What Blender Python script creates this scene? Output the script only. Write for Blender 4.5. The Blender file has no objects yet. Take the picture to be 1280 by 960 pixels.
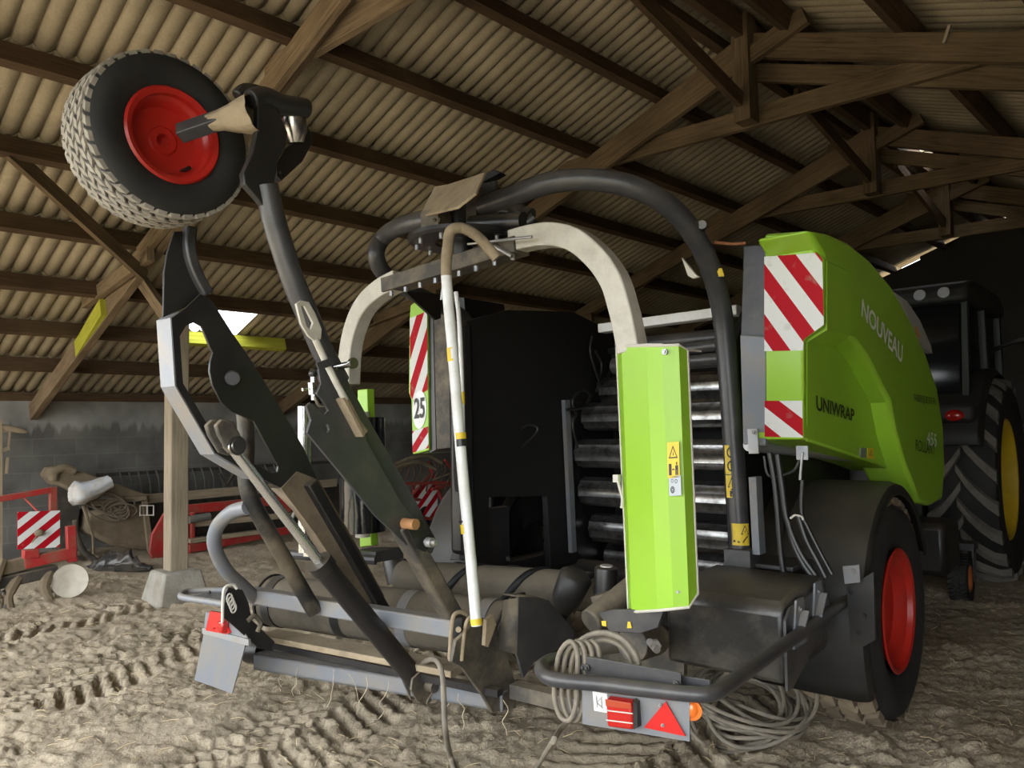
import bpy, bmesh, random, math
from math import sin, cos, tan, radians, pi, sqrt, atan2, hypot
from mathutils import Vector, Matrix, noise
random.seed(7)
SC = bpy.context.scene
COL = SC.collection
V = Vector

# ------------------------------------------------------------------ camera and survey frames
FPX = 961.0
CAM = V((0, 0, 1.55)); PIT = radians(3.0); ROL = radians(1.0)
_fw = V((0, cos(PIT), sin(PIT))); _r0 = V((1, 0, 0)); _u0 = V((0, -sin(PIT), cos(PIT)))
_rt = _r0 * cos(ROL) - _u0 * sin(ROL); _up = _u0 * cos(ROL) + _r0 * sin(ROL)

class Frame:
    """Local frame on the ground: x = right, y = forward, z = up (yaw clockwise from world +Y)."""
    def __init__(s, ox, oy, yaw):
        s.yaw = radians(yaw); y = s.yaw
        s.o = V((ox, oy, 0)); s.f = V((sin(y), cos(y), 0)); s.r = V((cos(y), -sin(y), 0))
        s.M = Matrix.Translation(s.o) @ Matrix.Rotation(-y, 4, 'Z'); s.I = s.M.inverted()
    def ray(s, px, py):
        d = _fw + _rt * ((px - 640) / FPX) + _up * ((480 - py) / FPX)
        return s.I @ CAM, s.I.to_3x3() @ d
    def __call__(s, px, py, L=None, F=None, Z=None, D=None, pl=None):
        """survey point: where the sight line through a photo pixel meets a plane of this frame"""
        c, d = s.ray(px, py)
        if L is not None: t = (L - c.x) / d.x
        elif F is not None: t = (F - c.y) / d.y
        elif Z is not None: t = (Z - c.z) / d.z
        elif pl is not None: p, n = pl; t = (p - c).dot(n) / d.dot(n)
        else: t = D
        return c + d * t

BARN = Frame(0, 0, 44)
BAL = Frame(0.8389, 4.8101, 40)
b = BARN; u = BAL

# ------------------------------------------------------------------ tagging
def tag(o, label=None, cat=None, group=None, kind=None):
    if label: o['label'] = label
    if cat: o['category'] = cat
    if group: o['group'] = group
    if kind: o['kind'] = kind
    return o
def empty(name, loc=(0, 0, 0), rz=0, parent=None):
    o = bpy.data.objects.new(name, None); COL.objects.link(o)
    o.location = loc; o.rotation_euler = (0, 0, rz); o.empty_display_size = .2
    if parent: o.parent = parent
    return o

# ------------------------------------------------------------------ mesh builder
def smooth(pts, k=6, closed=False):
    pts = [V(p) for p in pts]; n = len(pts); out = []
    rng = n if closed else n - 1
    for i in range(rng):
        p1, p2 = pts[i], pts[(i + 1) % n]
        p0 = pts[(i - 1) % n] if (closed or i > 0) else p1 * 2 - p2
        p3 = pts[(i + 2) % n] if (closed or i + 2 < n) else p2 * 2 - p1
        for j in range(k):
            t = j / k
            out.append(.5 * ((2 * p1) + (p2 - p0) * t + (2 * p0 - 5 * p1 + 4 * p2 - p3) * t * t + (3 * p1 - p0 - 3 * p2 + p3) * t ** 3))
    if not closed: out.append(pts[-1])
    return out

def perp(d):
    a = V((0, 0, 1)) if abs(d.z) < .9 else V((1, 0, 0))
    x = a.cross(d).normalized(); return x, d.cross(x).normalized()

class MB:
    def __init__(s):
        s.bm = bmesh.new(); s.uv = s.bm.loops.layers.uv.new('UVMap')
    def face(s, vs, uvs=None):
        try: f = s.bm.faces.new(vs)
        except ValueError: return None
        if uvs:
            for l, q in zip(f.loops, uvs): l[s.uv].uv = q
        return f
    def hexa(s, p):            # 8 corners: bottom 0-3 (ccw), top 4-7
        vs = [s.bm.verts.new(V(q)) for q in p]
        for a in ((0, 3, 2, 1), (4, 5, 6, 7), (0, 1, 5, 4), (1, 2, 6, 5), (2, 3, 7, 6), (3, 0, 4, 7)):
            s.face([vs[i] for i in a], [(0, 0), (1, 0), (1, 1), (0, 1)])
        return s
    def box(s, c, size, R=None):
        c = V(c); x, y, z = [q / 2 for q in size]
        R = R or Matrix.Identity(3)
        return s.hexa([c + R @ V(q) for q in ((-x, -y, -z), (x, -y, -z), (x, y, -z), (-x, y, -z), (-x, -y, z), (x, -y, z), (x, y, z), (-x, y, z))])
    def beam(s, p0, p1, w, h, up=(0, 0, 1)):
        """rectangular bar; w sideways, h along up"""
        p0, p1 = V(p0), V(p1); d = (p1 - p0); ln = d.length; d.normalize(); up = V(up)
        x = d.cross(up)
        x = x.normalized() if x.length > 1e-4 else perp(d)[0]
        y = x.cross(d).normalized()
        c = [(-w / 2, -h / 2), (w / 2, -h / 2), (w / 2, h / 2), (-w / 2, h / 2)]
        A = [s.bm.verts.new(p0 + x * a + y * q) for a, q in c]; B = [s.bm.verts.new(p1 + x * a + y * q) for a, q in c]
        r = random.random() * 50; pr = 0
        for i in range(4):
            j = (i + 1) % 4; e = w if i % 2 == 0 else h
            s.face([A[j], A[i], B[i], B[j]][::-1], [(r, pr + e), (r + ln, pr + e), (r + ln, pr), (r, pr)][::-1] if False else [(r + ln, pr + e), (r + ln, pr), (r, pr), (r, pr + e)]); pr += e
        s.face(A, [(r, 0), (r, w), (r + .02, w), (r + .02, 0)]); s.face(B[::-1], [(r, 0), (r, w), (r + .02, w), (r + .02, 0)])
        return s
    def tube(s, pts, rad, n=12, caps=True, closed=False, flat=1.0, up=None):
        pts = [V(p) for p in pts]; N = len(pts)
        R = rad if isinstance(rad, (list, tuple)) else [rad] * N
        T = []
        for i in range(N):
            a = pts[i - 1] if (i > 0 or closed) else pts[i]; c = pts[(i + 1) % N] if (i < N - 1 or closed) else pts[i]
            T.append((c - a).normalized())
        x = perp(T[0])[0] if up is None else T[0].cross(V(up)).normalized()
        rings = []; ln = 0
        for i in range(N):
            if up is not None and T[i].cross(V(up)).length > 1e-3: x = T[i].cross(V(up)).normalized()
            x = (x - T[i] * x.dot(T[i])).normalized(); y = T[i].cross(x)
            if i: ln += (pts[i] - pts[i - 1]).length
            rings.append(([s.bm.verts.new(pts[i] + (x * cos(2 * pi * k / n) + y * sin(2 * pi * k / n) * flat) * R[i]) for k in range(n)], ln))
        for i in range(N if closed else N - 1):
            (a, la), (c, lc) = rings[i], rings[(i + 1) % N]
            for k in range(n):
                k2 = (k + 1) % n
                s.face([a[k], a[k2], c[k2], c[k]], [(la, k / n), (la, (k + 1) / n), (lc, (k + 1) / n), (lc, k / n)])
        if caps and not closed:
            s.face(rings[0][0][::-1]); s.face(rings[-1][0])
        return s
    def rod(s, p0, p1, r, n=12, r1=None):
        return s.tube([p0, p1], [r, r if r1 is None else r1], n)
    def sweep(s, prof, pts, up):
        """profile [(a,b)] swept along pts; a sideways (t x up), b along up"""
        pts = [V(p) for p in pts]; N = len(pts); rings = []
        for i in range(N):
            t = (pts[min(i + 1, N - 1)] - pts[max(i - 1, 0)]).normalized()
            q = up[i] if isinstance(up, list) else up
            x = t.cross(V(q)).normalized(); y = x.cross(t).normalized()
            rings.append([s.bm.verts.new(pts[i] + x * a + y * c) for a, c in prof])
        n = len(prof)
        for i in range(N - 1):
            for k in range(n):
                k2 = (k + 1) % n
                s.face([rings[i][k], rings[i][k2], rings[i + 1][k2], rings[i + 1][k]], [(i, k / n), (i, (k + 1) / n), (i + 1, (k + 1) / n), (i + 1, k / n)])
        s.face(rings[0][::-1]); s.face(rings[-1])
        return s
    def slab(s, outer, vec, holes=()):
        """flat plate: outline (any concave polygon, optional holes) given thickness vec"""
        vec = V(vec); loops = [[V(p) for p in outer]] + [[V(p) for p in h] for h in holes]
        es = []; bot = []
        for lp in loops:
            vs = [s.bm.verts.new(p) for p in lp]; bot.append(vs)
            for i in range(len(vs)): es.append(s.bm.edges.new((vs[i], vs[(i + 1) % len(vs)])))
        r = bmesh.ops.triangle_fill(s.bm, use_beauty=True, use_dissolve=False, edges=es)
        fs = [g for g in r['geom'] if isinstance(g, bmesh.types.BMFace)]
        top = {}
        for vs in bot:
            for v in vs: top[v] = s.bm.verts.new(v.co + vec)
        for f in fs: s.face([top[v] for v in f.verts])
        for vs in bot:
            n = len(vs)
            for i in range(n): s.face([vs[i], vs[(i + 1) % n], top[vs[(i + 1) % n]], top[vs[i]]])
        return s
    def lathe(s, prof, c, axis, n=32, closed=False):
        """prof [(along axis, radius)]"""
        c = V(c); d = V(axis).normalized(); x, y = perp(d); rings = []
        for a, r in prof:
            if r < 1e-5: rings.append([s.bm.verts.new(c + d * a)])
            else: rings.append([s.bm.verts.new(c + d * a + (x * cos(2 * pi * k / n) + y * sin(2 * pi * k / n)) * r) for k in range(n)])
        m = len(rings)
        for i in range(m if closed else m - 1):
            A, B = rings[i], rings[(i + 1) % m]
            for k in range(n):
                k2 = (k + 1) % n
                if len(A) == 1 and len(B) == 1: continue
                if len(A) == 1: s.face([A[0], B[k2], B[k]])
                elif len(B) == 1: s.face([A[k], A[k2], B[0]])
                else: s.face([A[k], A[k2], B[k2], B[k]], [(k / n, i), ((k + 1) / n, i), ((k + 1) / n, i + 1), (k / n, i + 1)])
        return s
    def ball(s, c, r, n=10, sc=(1, 1, 1), R=None):
        R = R or Matrix.Identity(3)
        g = bmesh.ops.create_uvsphere(s.bm, u_segments=n * 2, v_segments=n, radius=1)
        for v in g['verts']: v.co = V(c) + R @ V((v.co.x * r * sc[0], v.co.y * r * sc[1], v.co.z * r * sc[2]))
        return s
    def bolt(s, c, d, r=.012, h=.01):
        c, d = V(c), V(d).normalized()
        s.tube([c, c + d * h], [r, r], 6); s.tube([c + d * h, c + d * (h + .006)], [r * .55, r * .5], 8); return s
    def grid(s, rows, closed=False):
        """rows of points -> quad patch"""
        R = [[s.bm.verts.new(V(p)) for p in r] for r in rows]; m = len(R); n = len(R[0])
        for i in range(m - 1):
            for j in range(n if closed else n - 1):
                k = (j + 1) % n
                s.face([R[i][j], R[i][k], R[i + 1][k], R[i + 1][j]], [(j / n, i / m), ((j + 1) / n, i / m), ((j + 1) / n, (i + 1) / m), (j / n, (i + 1) / m)])
        return s
    def build(s, name, mat, parent=None, bevel=0, ang=35, solid=0, flat=False):
        bmesh.ops.recalc_face_normals(s.bm, faces=s.bm.faces[:])
        me = bpy.data.meshes.new(name); s.bm.to_mesh(me); s.bm.free()
        for m in (mat if isinstance(mat, (list, tuple)) else [mat]): me.materials.append(m)
        if not flat:
            me.shade_smooth(); me.set_sharp_from_angle(angle=radians(ang))
        o = bpy.data.objects.new(name, me); COL.objects.link(o)
        if parent: o.parent = parent
        if solid:
            md = o.modifiers.new('thick', 'SOLIDIFY'); md.thickness = solid; md.offset = 0
        if bevel:
            md = o.modifiers.new('bevel', 'BEVEL'); md.width = bevel; md.segments = 2; md.limit_method = 'ANGLE'; md.angle_limit = radians(40); md.harden_normals = False
        return o

# ------------------------------------------------------------------ materials
def _nodes(name):
    m = bpy.data.materials.new(name); m.use_nodes = True; nt = m.node_tree
    return m, nt, nt.nodes, nt.links, nt.nodes['Principled BSDF']
def mat(name, col, rough=.5, metal=0, dirt=None, damt=.4, dscale=4, bump=0, bscale=40, dust=0, dustcol=(.30, .24, .16), spec=.5, coat=0, dust_lo=.55):
    """plain paint / metal with blotchy grime and settled dust on upward faces"""
    m, nt, N, K, P = _nodes(name)
    P.inputs['Roughness'].default_value = rough; P.inputs['Metallic'].default_value = metal
    P.inputs['Specular IOR Level'].default_value = spec; P.inputs['Coat Weight'].default_value = coat
    c4 = (*col, 1)
    tc = N.new('ShaderNodeTexCoord')
    out = None
    if dirt:
        nz = N.new('ShaderNodeTexNoise'); nz.inputs['Scale'].default_value = dscale; nz.inputs['Detail'].default_value = 6; nz.inputs['Roughness'].default_value = .65
        K.new(tc.outputs['Object'], nz.inputs['Vector'])
        rp = N.new('ShaderNodeMapRange'); rp.inputs[1].default_value = .42; rp.inputs[2].default_value = .72; rp.inputs[4].default_value = damt
        K.new(nz.outputs['Fac'], rp.inputs[0])
        mx = N.new('ShaderNodeMix'); mx.data_type = 'RGBA'; mx.inputs[6].default_value = c4; mx.inputs[7].default_value = (*dirt, 1)
        K.new(rp.outputs[0], mx.inputs[0]); out = mx.outputs[2]
    if dust:
        g = N.new('ShaderNodeNewGeometry'); sx = N.new('ShaderNodeSeparateXYZ'); K.new(g.outputs['Normal'], sx.inputs[0])
        n2 = N.new('ShaderNodeTexNoise'); n2.inputs['Scale'].default_value = 7; n2.inputs['Detail'].default_value = 5; K.new(tc.outputs['Object'], n2.inputs['Vector'])
        ad = N.new('ShaderNodeMath'); ad.operation = 'MULTIPLY_ADD'; K.new(n2.outputs['Fac'], ad.inputs[0]); ad.inputs[1].default_value = .9; K.new(sx.outputs['Z'], ad.inputs[2])
        r2 = N.new('ShaderNodeMapRange'); r2.inputs[1].default_value = dust_lo; r2.inputs[2].default_value = 1.5; r2.inputs[4].default_value = dust; K.new(ad.outputs[0], r2.inputs[0])
        m2 = N.new('ShaderNodeMix'); m2.data_type = 'RGBA'; m2.inputs[6].default_value = c4; m2.inputs[7].default_value = (*dustcol, 1)
        K.new(r2.outputs[0], m2.inputs[0])
        if out: K.new(out, m2.inputs[6])
        out = m2.outputs[2]
        ro = N.new('ShaderNodeMapRange'); ro.inputs[3].default_value = rough; ro.inputs[4].default_value = .95; K.new(r2.outputs[0], ro.inputs[0]); K.new(ro.outputs[0], P.inputs['Roughness'])
    if out: K.new(out, P.inputs['Base Color'])
    else: P.inputs['Base Color'].default_value = c4
    if bump:
        n3 = N.new('ShaderNodeTexNoise'); n3.inputs['Scale'].default_value = bscale; n3.inputs['Detail'].default_value = 5; K.new(tc.outputs['Object'], n3.inputs['Vector'])
        bp = N.new('ShaderNodeBump'); bp.inputs['Strength'].default_value = bump; bp.inputs['Distance'].default_value = .01
        K.new(n3.outputs['Fac'], bp.inputs['Height']); K.new(bp.outputs[0], P.inputs['Normal'])
    return m
def wood(name, a, c, rough=.85, s=1.0):
    m, nt, N, K, P = _nodes(name); P.inputs['Roughness'].default_value = rough; P.inputs['Specular IOR Level'].default_value = .2
    uv = N.new('ShaderNodeUVMap'); mp = N.new('ShaderNodeMapping'); mp.inputs['Scale'].default_value = (1.6 * s, 26 * s, 1); K.new(uv.outputs[0], mp.inputs[0])
    nz = N.new('ShaderNodeTexNoise'); nz.inputs['Scale'].default_value = 2; nz.inputs['Detail'].default_value = 6; nz.inputs['Distortion'].default_value = .6; K.new(mp.outputs[0], nz.inputs['Vector'])
    n2 = N.new('ShaderNodeTexNoise'); n2.inputs['Scale'].default_value = 1.7; n2.inputs['Detail'].default_value = 4
    tc = N.new('ShaderNodeTexCoord'); K.new(tc.outputs['Object'], n2.inputs['Vector'])
    ml = N.new('ShaderNodeMath'); ml.operation = 'MULTIPLY_ADD'; ml.inputs[1].default_value = .55; K.new(nz.outputs['Fac'], ml.inputs[0])
    m2 = N.new('ShaderNodeMath'); m2.operation = 'MULTIPLY'; m2.inputs[1].default_value = .5; K.new(n2.outputs['Fac'], m2.inputs[0]); K.new(m2.outputs[0], ml.inputs[2])
    rp = N.new('ShaderNodeValToRGB'); rp.color_ramp.elements[0].position = .35; rp.color_ramp.elements[0].color = (*a, 1); rp.color_ramp.elements[1].position = .68; rp.color_ramp.elements[1].color = (*c, 1)
    K.new(ml.outputs[0], rp.inputs[0]); K.new(rp.outputs[0], P.inputs['Base Color'])
    bp = N.new('ShaderNodeBump'); bp.inputs['Strength'].default_value = .35; bp.inputs['Distance'].default_value = .006; K.new(nz.outputs['Fac'], bp.inputs['Height']); K.new(bp.outputs[0], P.inputs['Normal'])
    return m
# ================================================================== the barn
def zs(L): return 5.06 - .371 * abs(L + 3)          # height of the roof sheets
S0, S1 = -1.3, 15.3                                   # the barn from its open end to the far gable
M_wood = wood('barn timber', (.058, .038, .020), (.17, .118, .068))
M_pale_lit = wood('paler lit rafter timber', (.095, .066, .038), (.27, .195, .12))  # paler barn timber; brighter light on the nearest truss put into its colour
M_wood2 = wood('dark purlin timber', (.045, .028, .015), (.115, .072, .04))
M_algae_lit = wood('timber with algae and painted skylight', (.30, .31, .02), (.52, .50, .07))  # algae on the rafter; on the purlin, skylight yellow put into the colour
M_post = wood('grey post timber', (.19, .155, .11), (.36, .30, .22))

def sheet_mat():
    m, nt, N, K, P = _nodes('dusty fibre cement'); P.inputs['Roughness'].default_value = .95; P.inputs['Specular IOR Level'].default_value = .1
    tc = N.new('ShaderNodeTexCoord')
    n1 = N.new('ShaderNodeTexNoise'); n1.inputs['Scale'].default_value = 1.3; n1.inputs['Detail'].default_value = 8; n1.inputs['Roughness'].default_value = .7
    n2 = N.new('ShaderNodeTexNoise'); n2.inputs['Scale'].default_value = 60; n2.inputs['Detail'].default_value = 4
    K.new(tc.outputs['Object'], n1.inputs['Vector']); K.new(tc.outputs['Object'], n2.inputs['Vector'])
    a = N.new('ShaderNodeMath'); a.operation = 'MULTIPLY_ADD'; a.inputs[1].default_value = .35; K.new(n2.outputs['Fac'], a.inputs[0]); K.new(n1.outputs['Fac'], a.inputs[2])
    r = N.new('ShaderNodeValToRGB'); e = r.color_ramp.elements
    e[0].position = .42; e[0].color = (.22, .180, .118, 1); e[1].position = .9; e[1].color = (.42, .355, .25, 1)
    K.new(a.outputs[0], r.inputs[0]); K.new(r.outputs[0], P.inputs['Base Color'])
    bp = N.new('ShaderNodeBump'); bp.inputs['Strength'].default_value = .4; bp.inputs['Distance'].default_value = .006; K.new(n2.outputs['Fac'], bp.inputs['Height']); K.new(bp.outputs[0], P.inputs['Normal'])
    return m
M_sheet = sheet_mat()
barn = BARN.M
def barned(o): o.matrix_world = BARN.M; return o

PL = [-3.25, -3.9, -4.74, -5.64, -6.5, -7.42, -8.33, -9.2, -10.06]     # purlins, left slope
PR = [-2.6, -1.75, -.85, .05, .95, 1.85, 2.75, 3.65]                    # right slope
SKY = (-9.13, -8.42, 3.83, 4.56)                         # clear roof light L0 L1 s0 s1
def wav(q): return .021 - .042 * abs(cos(pi * q / .128)) ** .75
def roof(name, edges, sgn, skip=()):
    mb = MB(); pitch = .128; step = pitch / 8; n = int((S1 + .4 - S0 + .2) / step)
    for i in range(len(edges) - 1):
        top, low = edges[i], edges[i + 1] - (.09 if sgn < 0 else -.09)
        rows = []
        for (Lc, dz) in ((top, -.003), ((top + low) / 2, .002), (low, .007)):
            rows.append([(Lc, S0 - .2 + k * step, zs(Lc) + dz + wav(k * step)) for k in range(n + 1)])
        R = [[mb.bm.verts.new(V(p)) for p in r] for r in rows]
        for a in range(2):
            for k in range(n):
                s_ = S0 - .2 + (k + .5) * step
                if any(l0 <= (rows[a][k][0] + rows[a + 1][k][0]) / 2 <= l1 and q0 <= s_ <= q1 for l0, l1, q0, q1 in skip): continue
                mb.face([R[a][k], R[a][k + 1], R[a + 1][k + 1], R[a + 1][k]])
    o = mb.build(name, M_sheet, solid=.006, ang=75); o.matrix_world = BARN.M
    return tag(o, kind='structure')
eL = [-3.0, -3.9, -4.74, -5.64, -6.5, -7.42, -8.33, -9.2, -10.06, -11.25]
roof('ceiling_left', eL, -1, [SKY and (-9.4, -8.2, SKY[2], SKY[3])])
roof('ceiling_right', [-3.0, -2.72, -1.75, -.85, .05, .95, 1.85, 2.75, 3.65, 5.2], 1, [(-3.1, -2.70, 10.25, 11.1)])

def timber(name, p0, p1, w, h, m, parent=None, up=(0, 0, 1), world=True):
    o = MB().beam(p0, p1, w, h, up).build(name, m, parent)
    if parent is None: o.matrix_world = BARN.M
    return o
nth = ['topmost', 'second', 'third', 'fourth', 'fifth', 'sixth', 'seventh', 'eighth', 'ninth']
for i, L in enumerate(PL):
    h = .15
    o = timber('roof_purlin', (L, S0, zs(L) - .035 - h / 2), (L, S1, zs(L) - .035 - h / 2), .075, h, M_wood2, up=(-.35, 0, 1))
    tag(o, '%s roof purlin down from the ridge on the left slope, brown timber under corrugated sheets' % nth[i], 'purlin', 'purlins of the left roof slope')
for i, L in enumerate(PR[:4]):
    o = timber('roof_purlin', (L, S0, zs(L) - .035 - .075), (L, S1, zs(L) - .035 - .075), .075, .15, M_wood2, up=(.35, 0, 1))
    tag(o, '%s dark roof purlin down from the ridge on the far right slope' % nth[i], 'purlin', 'purlins of the right roof slope')
o = timber('ridge_beam', (-3, S0, zs(-3) - .16), (-3, S1, zs(-3) - .16), .07, .2, M_wood2)
tag(o, 'dark ridge beam running along the top of the roof', 'beam')

def truss(s, label, M_wood=M_wood, low=True):
    t = empty('roof_truss', BARN.M @ V((-3, s, 0)), -BARN.yaw)
    tag(t, label, 'roof truss', 'timber roof trusses')
    def P(L, z, ds=0): return V((L + 3, ds, z))
    def tb(name, a, c, w=.07, h=.19, ds=0, m=None): m = m or M_wood; return MB().beam(P(*a, ds), P(*c, ds), w, h, (0, 1, 0) if False else V((0, 0, 1))).build(name, m, t, bevel=.004)
    z_ = lambda L: zs(L) - .29
    tb('rafter', (-11.0, z_(-11.0)), (-3.0, z_(-3)), .08, .2)
    tb('rafter', (-3.0, z_(-3)), (4.9, z_(4.9)), .08, .2)
    tb('king_post', (-3.0, 5.0), (-3.0, 4.08), .17, .15, -.06)
    tb('tie_beam', (-5.2, 4.215), (-.9, 4.10), .06, .17, .06)
    tb('scissor_chord', (-2.45, 4.80), (-7.3, 3.16), .06, .15, -.08)
    tb('scissor_chord', (-3.55, 4.77), (1.3, 3.02), .06, .15, .12)
    if low:
        tb('strut', (-8.75, 2.90), (-7.0, 3.12), .07, .13, -.1)
        tb('strut', (-7.85, 3.12), (-6.95, 2.50), .06, .12, .07)
    return t
T0, T1, T2, T3 = 2.75, 6.1, 9.1, 12.0
tr0 = truss(T0, 'nearest timber roof truss, meeting the old post behind the raised wheel', M_pale_lit)
tr1 = truss(T1, 'second timber roof truss from the camera, its king post above the green cover', low=True)
truss(T2, 'third timber roof truss, dark, halfway down the barn')
truss(T3, 'fourth and farthest timber roof truss near the dark gable wall')
MB().beam((-6.25, -.0, zs(-9.25) - .29), (-5.3, -.051, zs(-8.3) - .29), .086, .18).build('algae_lit_patch', M_algae_lit, tr0)
_q = b(1187, 32, F=T1 - .05); _w = b(1180, 54, F=T1 - .05)
MB().beam(V((_q.x + 3, -.048, _q.z)), V((_w.x + 3, -.048, _w.z)), .03, .02, (1, 0, 0)).build('paint_mark', M_post, tr1)
_ap = MB().beam((-9.2, 3.75, zs(-9.2) - .11), (-9.2, 5.2, zs(-9.2) - .11), .082, .152, (-.35, 0, 1)).build('algae_lit_patch', M_algae_lit, [o for o in bpy.data.objects if o.get('label', '').startswith('eighth roof purlin')][0])  # purlin segment coloured yellow as if lit by the roof light
# post on its concrete pad
def post(s, label):
    t = empty('barn_post', BARN.M @ V((-7.35, s, 0)), -BARN.yaw)
    tag(t, label, 'post', 'timber posts of the barn')
    MB().beam((0, 0, .2), (0, 0, zs(-7.35) - .35), .17, .17, (0, 1, 0)).build('post_timber', M_post, t, bevel=.012)
    mb = MB(); w, v = .25, .17
    mb.hexa([(-w, -w, -.1), (w, -w, -.1), (w, w, -.1), (-w, w, -.1), (-v, -v, .25), (v, -v, .25), (v, v, .25), (-v, v, .25)])
    mb.build('concrete_pad', M_conc, t, bevel=.02)
M_conc = mat('weathered concrete', (.30, .28, .24), .95, dirt=(.17, .14, .10), damt=.8, dscale=6, bump=.5, bscale=25)
post(T0 + .28, 'grey timber post on a concrete block, left of the raised arms')
o = timber('wind_brace', (-6.5, 1.45, 3.62), (-7.22, 2.68, 2.96), .05, .11, M_wood)
tag(o, 'slanting brown wooden brace from roof to post, just under the raised wheel', 'brace')
o = timber('wind_brace', (-3.06, 4.2, 4.70), (-3.0, 5.94, 4.25), .05, .13, M_wood2)
tag(o, 'short slanting brace from ridge down to the second truss king post', 'brace', 'ridge braces')
for s, lb in ((T2, 'third'), (T3, 'farthest')):
    o = timber('wind_brace', (-3.06, s - 1.9, 4.70), (-3.0, s - .16, 4.25), .05, .13, M_wood2)
    tag(o, 'slanting ridge brace beside the %s truss king post' % lb, 'brace', 'ridge braces')

# block wall along the eave
def block_mat():
    m, nt, N, K, P = _nodes('concrete blocks'); P.inputs['Roughness'].default_value = .95; P.inputs['Specular IOR Level'].default_value = .15
    tc = N.new('ShaderNodeTexCoord'); sp = N.new('ShaderNodeSeparateXYZ'); K.new(tc.outputs['Object'], sp.inputs[0])
    cb = N.new('ShaderNodeCombineXYZ'); K.new(sp.outputs['Y'], cb.inputs[0]); K.new(sp.outputs['Z'], cb.inputs[1])
    br = N.new('ShaderNodeTexBrick'); br.inputs['Scale'].default_value = 1; br.inputs['Brick Width'].default_value = .5; br.inputs['Row Height'].default_value = .21
    br.inputs['Mortar Size'].default_value = .010; br.inputs['Color1'].default_value = (.115, .11, .10, 1); br.inputs['Color2'].default_value = (.15, .145, .13, 1); br.inputs['Mortar'].default_value = (.150, .145, .13, 1); br.inputs['Mortar Smooth'].default_value = .4
    K.new(cb.outputs[0], br.inputs['Vector'])
    nz = N.new('ShaderNodeTexNoise'); nz.inputs['Scale'].default_value = 2.2; nz.inputs['Detail'].default_value = 7; K.new(tc.outputs['Object'], nz.inputs['Vector'])
    ns = N.new('ShaderNodeTexNoise'); ns.inputs['Scale'].default_value = 9; ns.noise_dimensions = '1D'; K.new(sp.outputs['Y'], ns.inputs['W'])
    # laitance band run down from the ring beam
    md = N.new('ShaderNodeMath'); md.operation = 'MULTIPLY_ADD'; K.new(ns.outputs['Fac'], md.inputs[0]); md.inputs[1].default_value = .30; K.new(sp.outputs['Z'], md.inputs[2])
    mr = N.new('ShaderNodeMapRange'); mr.inputs[1].default_value = 1.72; mr.inputs[2].default_value = 1.80; mr.inputs[4].default_value = .75; K.new(md.outputs[0], mr.inputs[0])
    mx = N.new('ShaderNodeMix'); mx.data_type = 'RGBA'; K.new(mr.outputs[0], mx.inputs[0]); K.new(br.outputs['Color'], mx.inputs[6]); mx.inputs[7].default_value = (.27, .265, .245, 1)
    m3 = N.new('ShaderNodeMix'); m3.data_type = 'RGBA'; m3.blend_type = 'MULTIPLY'; m3.inputs[0].default_value = .8; K.new(mx.outputs[2], m3.inputs[6])
    rr = N.new('ShaderNodeMapRange'); rr.inputs[1].default_value = .3; rr.inputs[2].default_value = .7; rr.inputs[3].default_value = .55; rr.inputs[4].default_value = 1.3; K.new(nz.outputs['Fac'], rr.inputs[0]); K.new(rr.outputs[0], m3.inputs[7])
    K.new(m3.outputs[2], P.inputs['Base Color'])
    bp = N.new('ShaderNodeBump'); bp.inputs['Strength'].default_value = .5; bp.inputs['Distance'].default_value = .01; K.new(nz.outputs['Fac'], bp.inputs['Height']); K.new(bp.outputs[0], P.inputs['Normal'])
    return m
M_block = block_mat()
tag(barned(MB().box((-11.1, (S0 + S1) / 2, .925), (.2, S1 - S0, 2.05)).build('wall_left', M_block)), kind='structure')
o = timber('trim_1', (-11.05, S0, 2.0), (-11.05, S1, 2.0), .14, .11, M_wood2); tag(o, kind='structure')
tag(barned(MB().box((5.1, (S0 + S1) / 2, 1.0), (.2, S1 - S0, 2.2)).build('wall_right_added', M_block)), kind='structure')  # out of view, added for the lighting
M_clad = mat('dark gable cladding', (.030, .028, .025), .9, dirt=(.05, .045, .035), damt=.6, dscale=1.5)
# far gable: boards up to tie height, corrugated gable above, slit of daylight under the left verge
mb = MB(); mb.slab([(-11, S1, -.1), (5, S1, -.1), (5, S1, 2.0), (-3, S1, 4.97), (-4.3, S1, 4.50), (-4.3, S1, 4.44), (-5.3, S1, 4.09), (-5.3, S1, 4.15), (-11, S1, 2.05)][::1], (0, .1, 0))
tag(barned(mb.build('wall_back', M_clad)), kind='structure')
for k, (q0, q1) in enumerate(((S0, 10.25), (11.1, S1))):
    mb = MB()
    for sg in (-1, 1): mb.slab([(-3, q0, 5.10), (-3 + sg * .28, q0, 5.10 - .28 * .371 + .0), (-3 + sg * .28, q0, 5.12 - .28 * .371), (-3, q0, 5.12)], (0, q1 - q0, 0))
    tag(barned(mb.build('trim_%d' % (k + 2), M_sheet)), kind='structure')
# near gable: open on the left; unseen right and peak boards, added to shape light
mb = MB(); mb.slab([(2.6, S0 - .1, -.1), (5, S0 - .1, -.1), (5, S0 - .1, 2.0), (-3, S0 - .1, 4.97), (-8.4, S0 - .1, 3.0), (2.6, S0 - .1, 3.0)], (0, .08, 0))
tag(barned(mb.build('wall_front_baffle', M_clad)), kind='structure')
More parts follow.
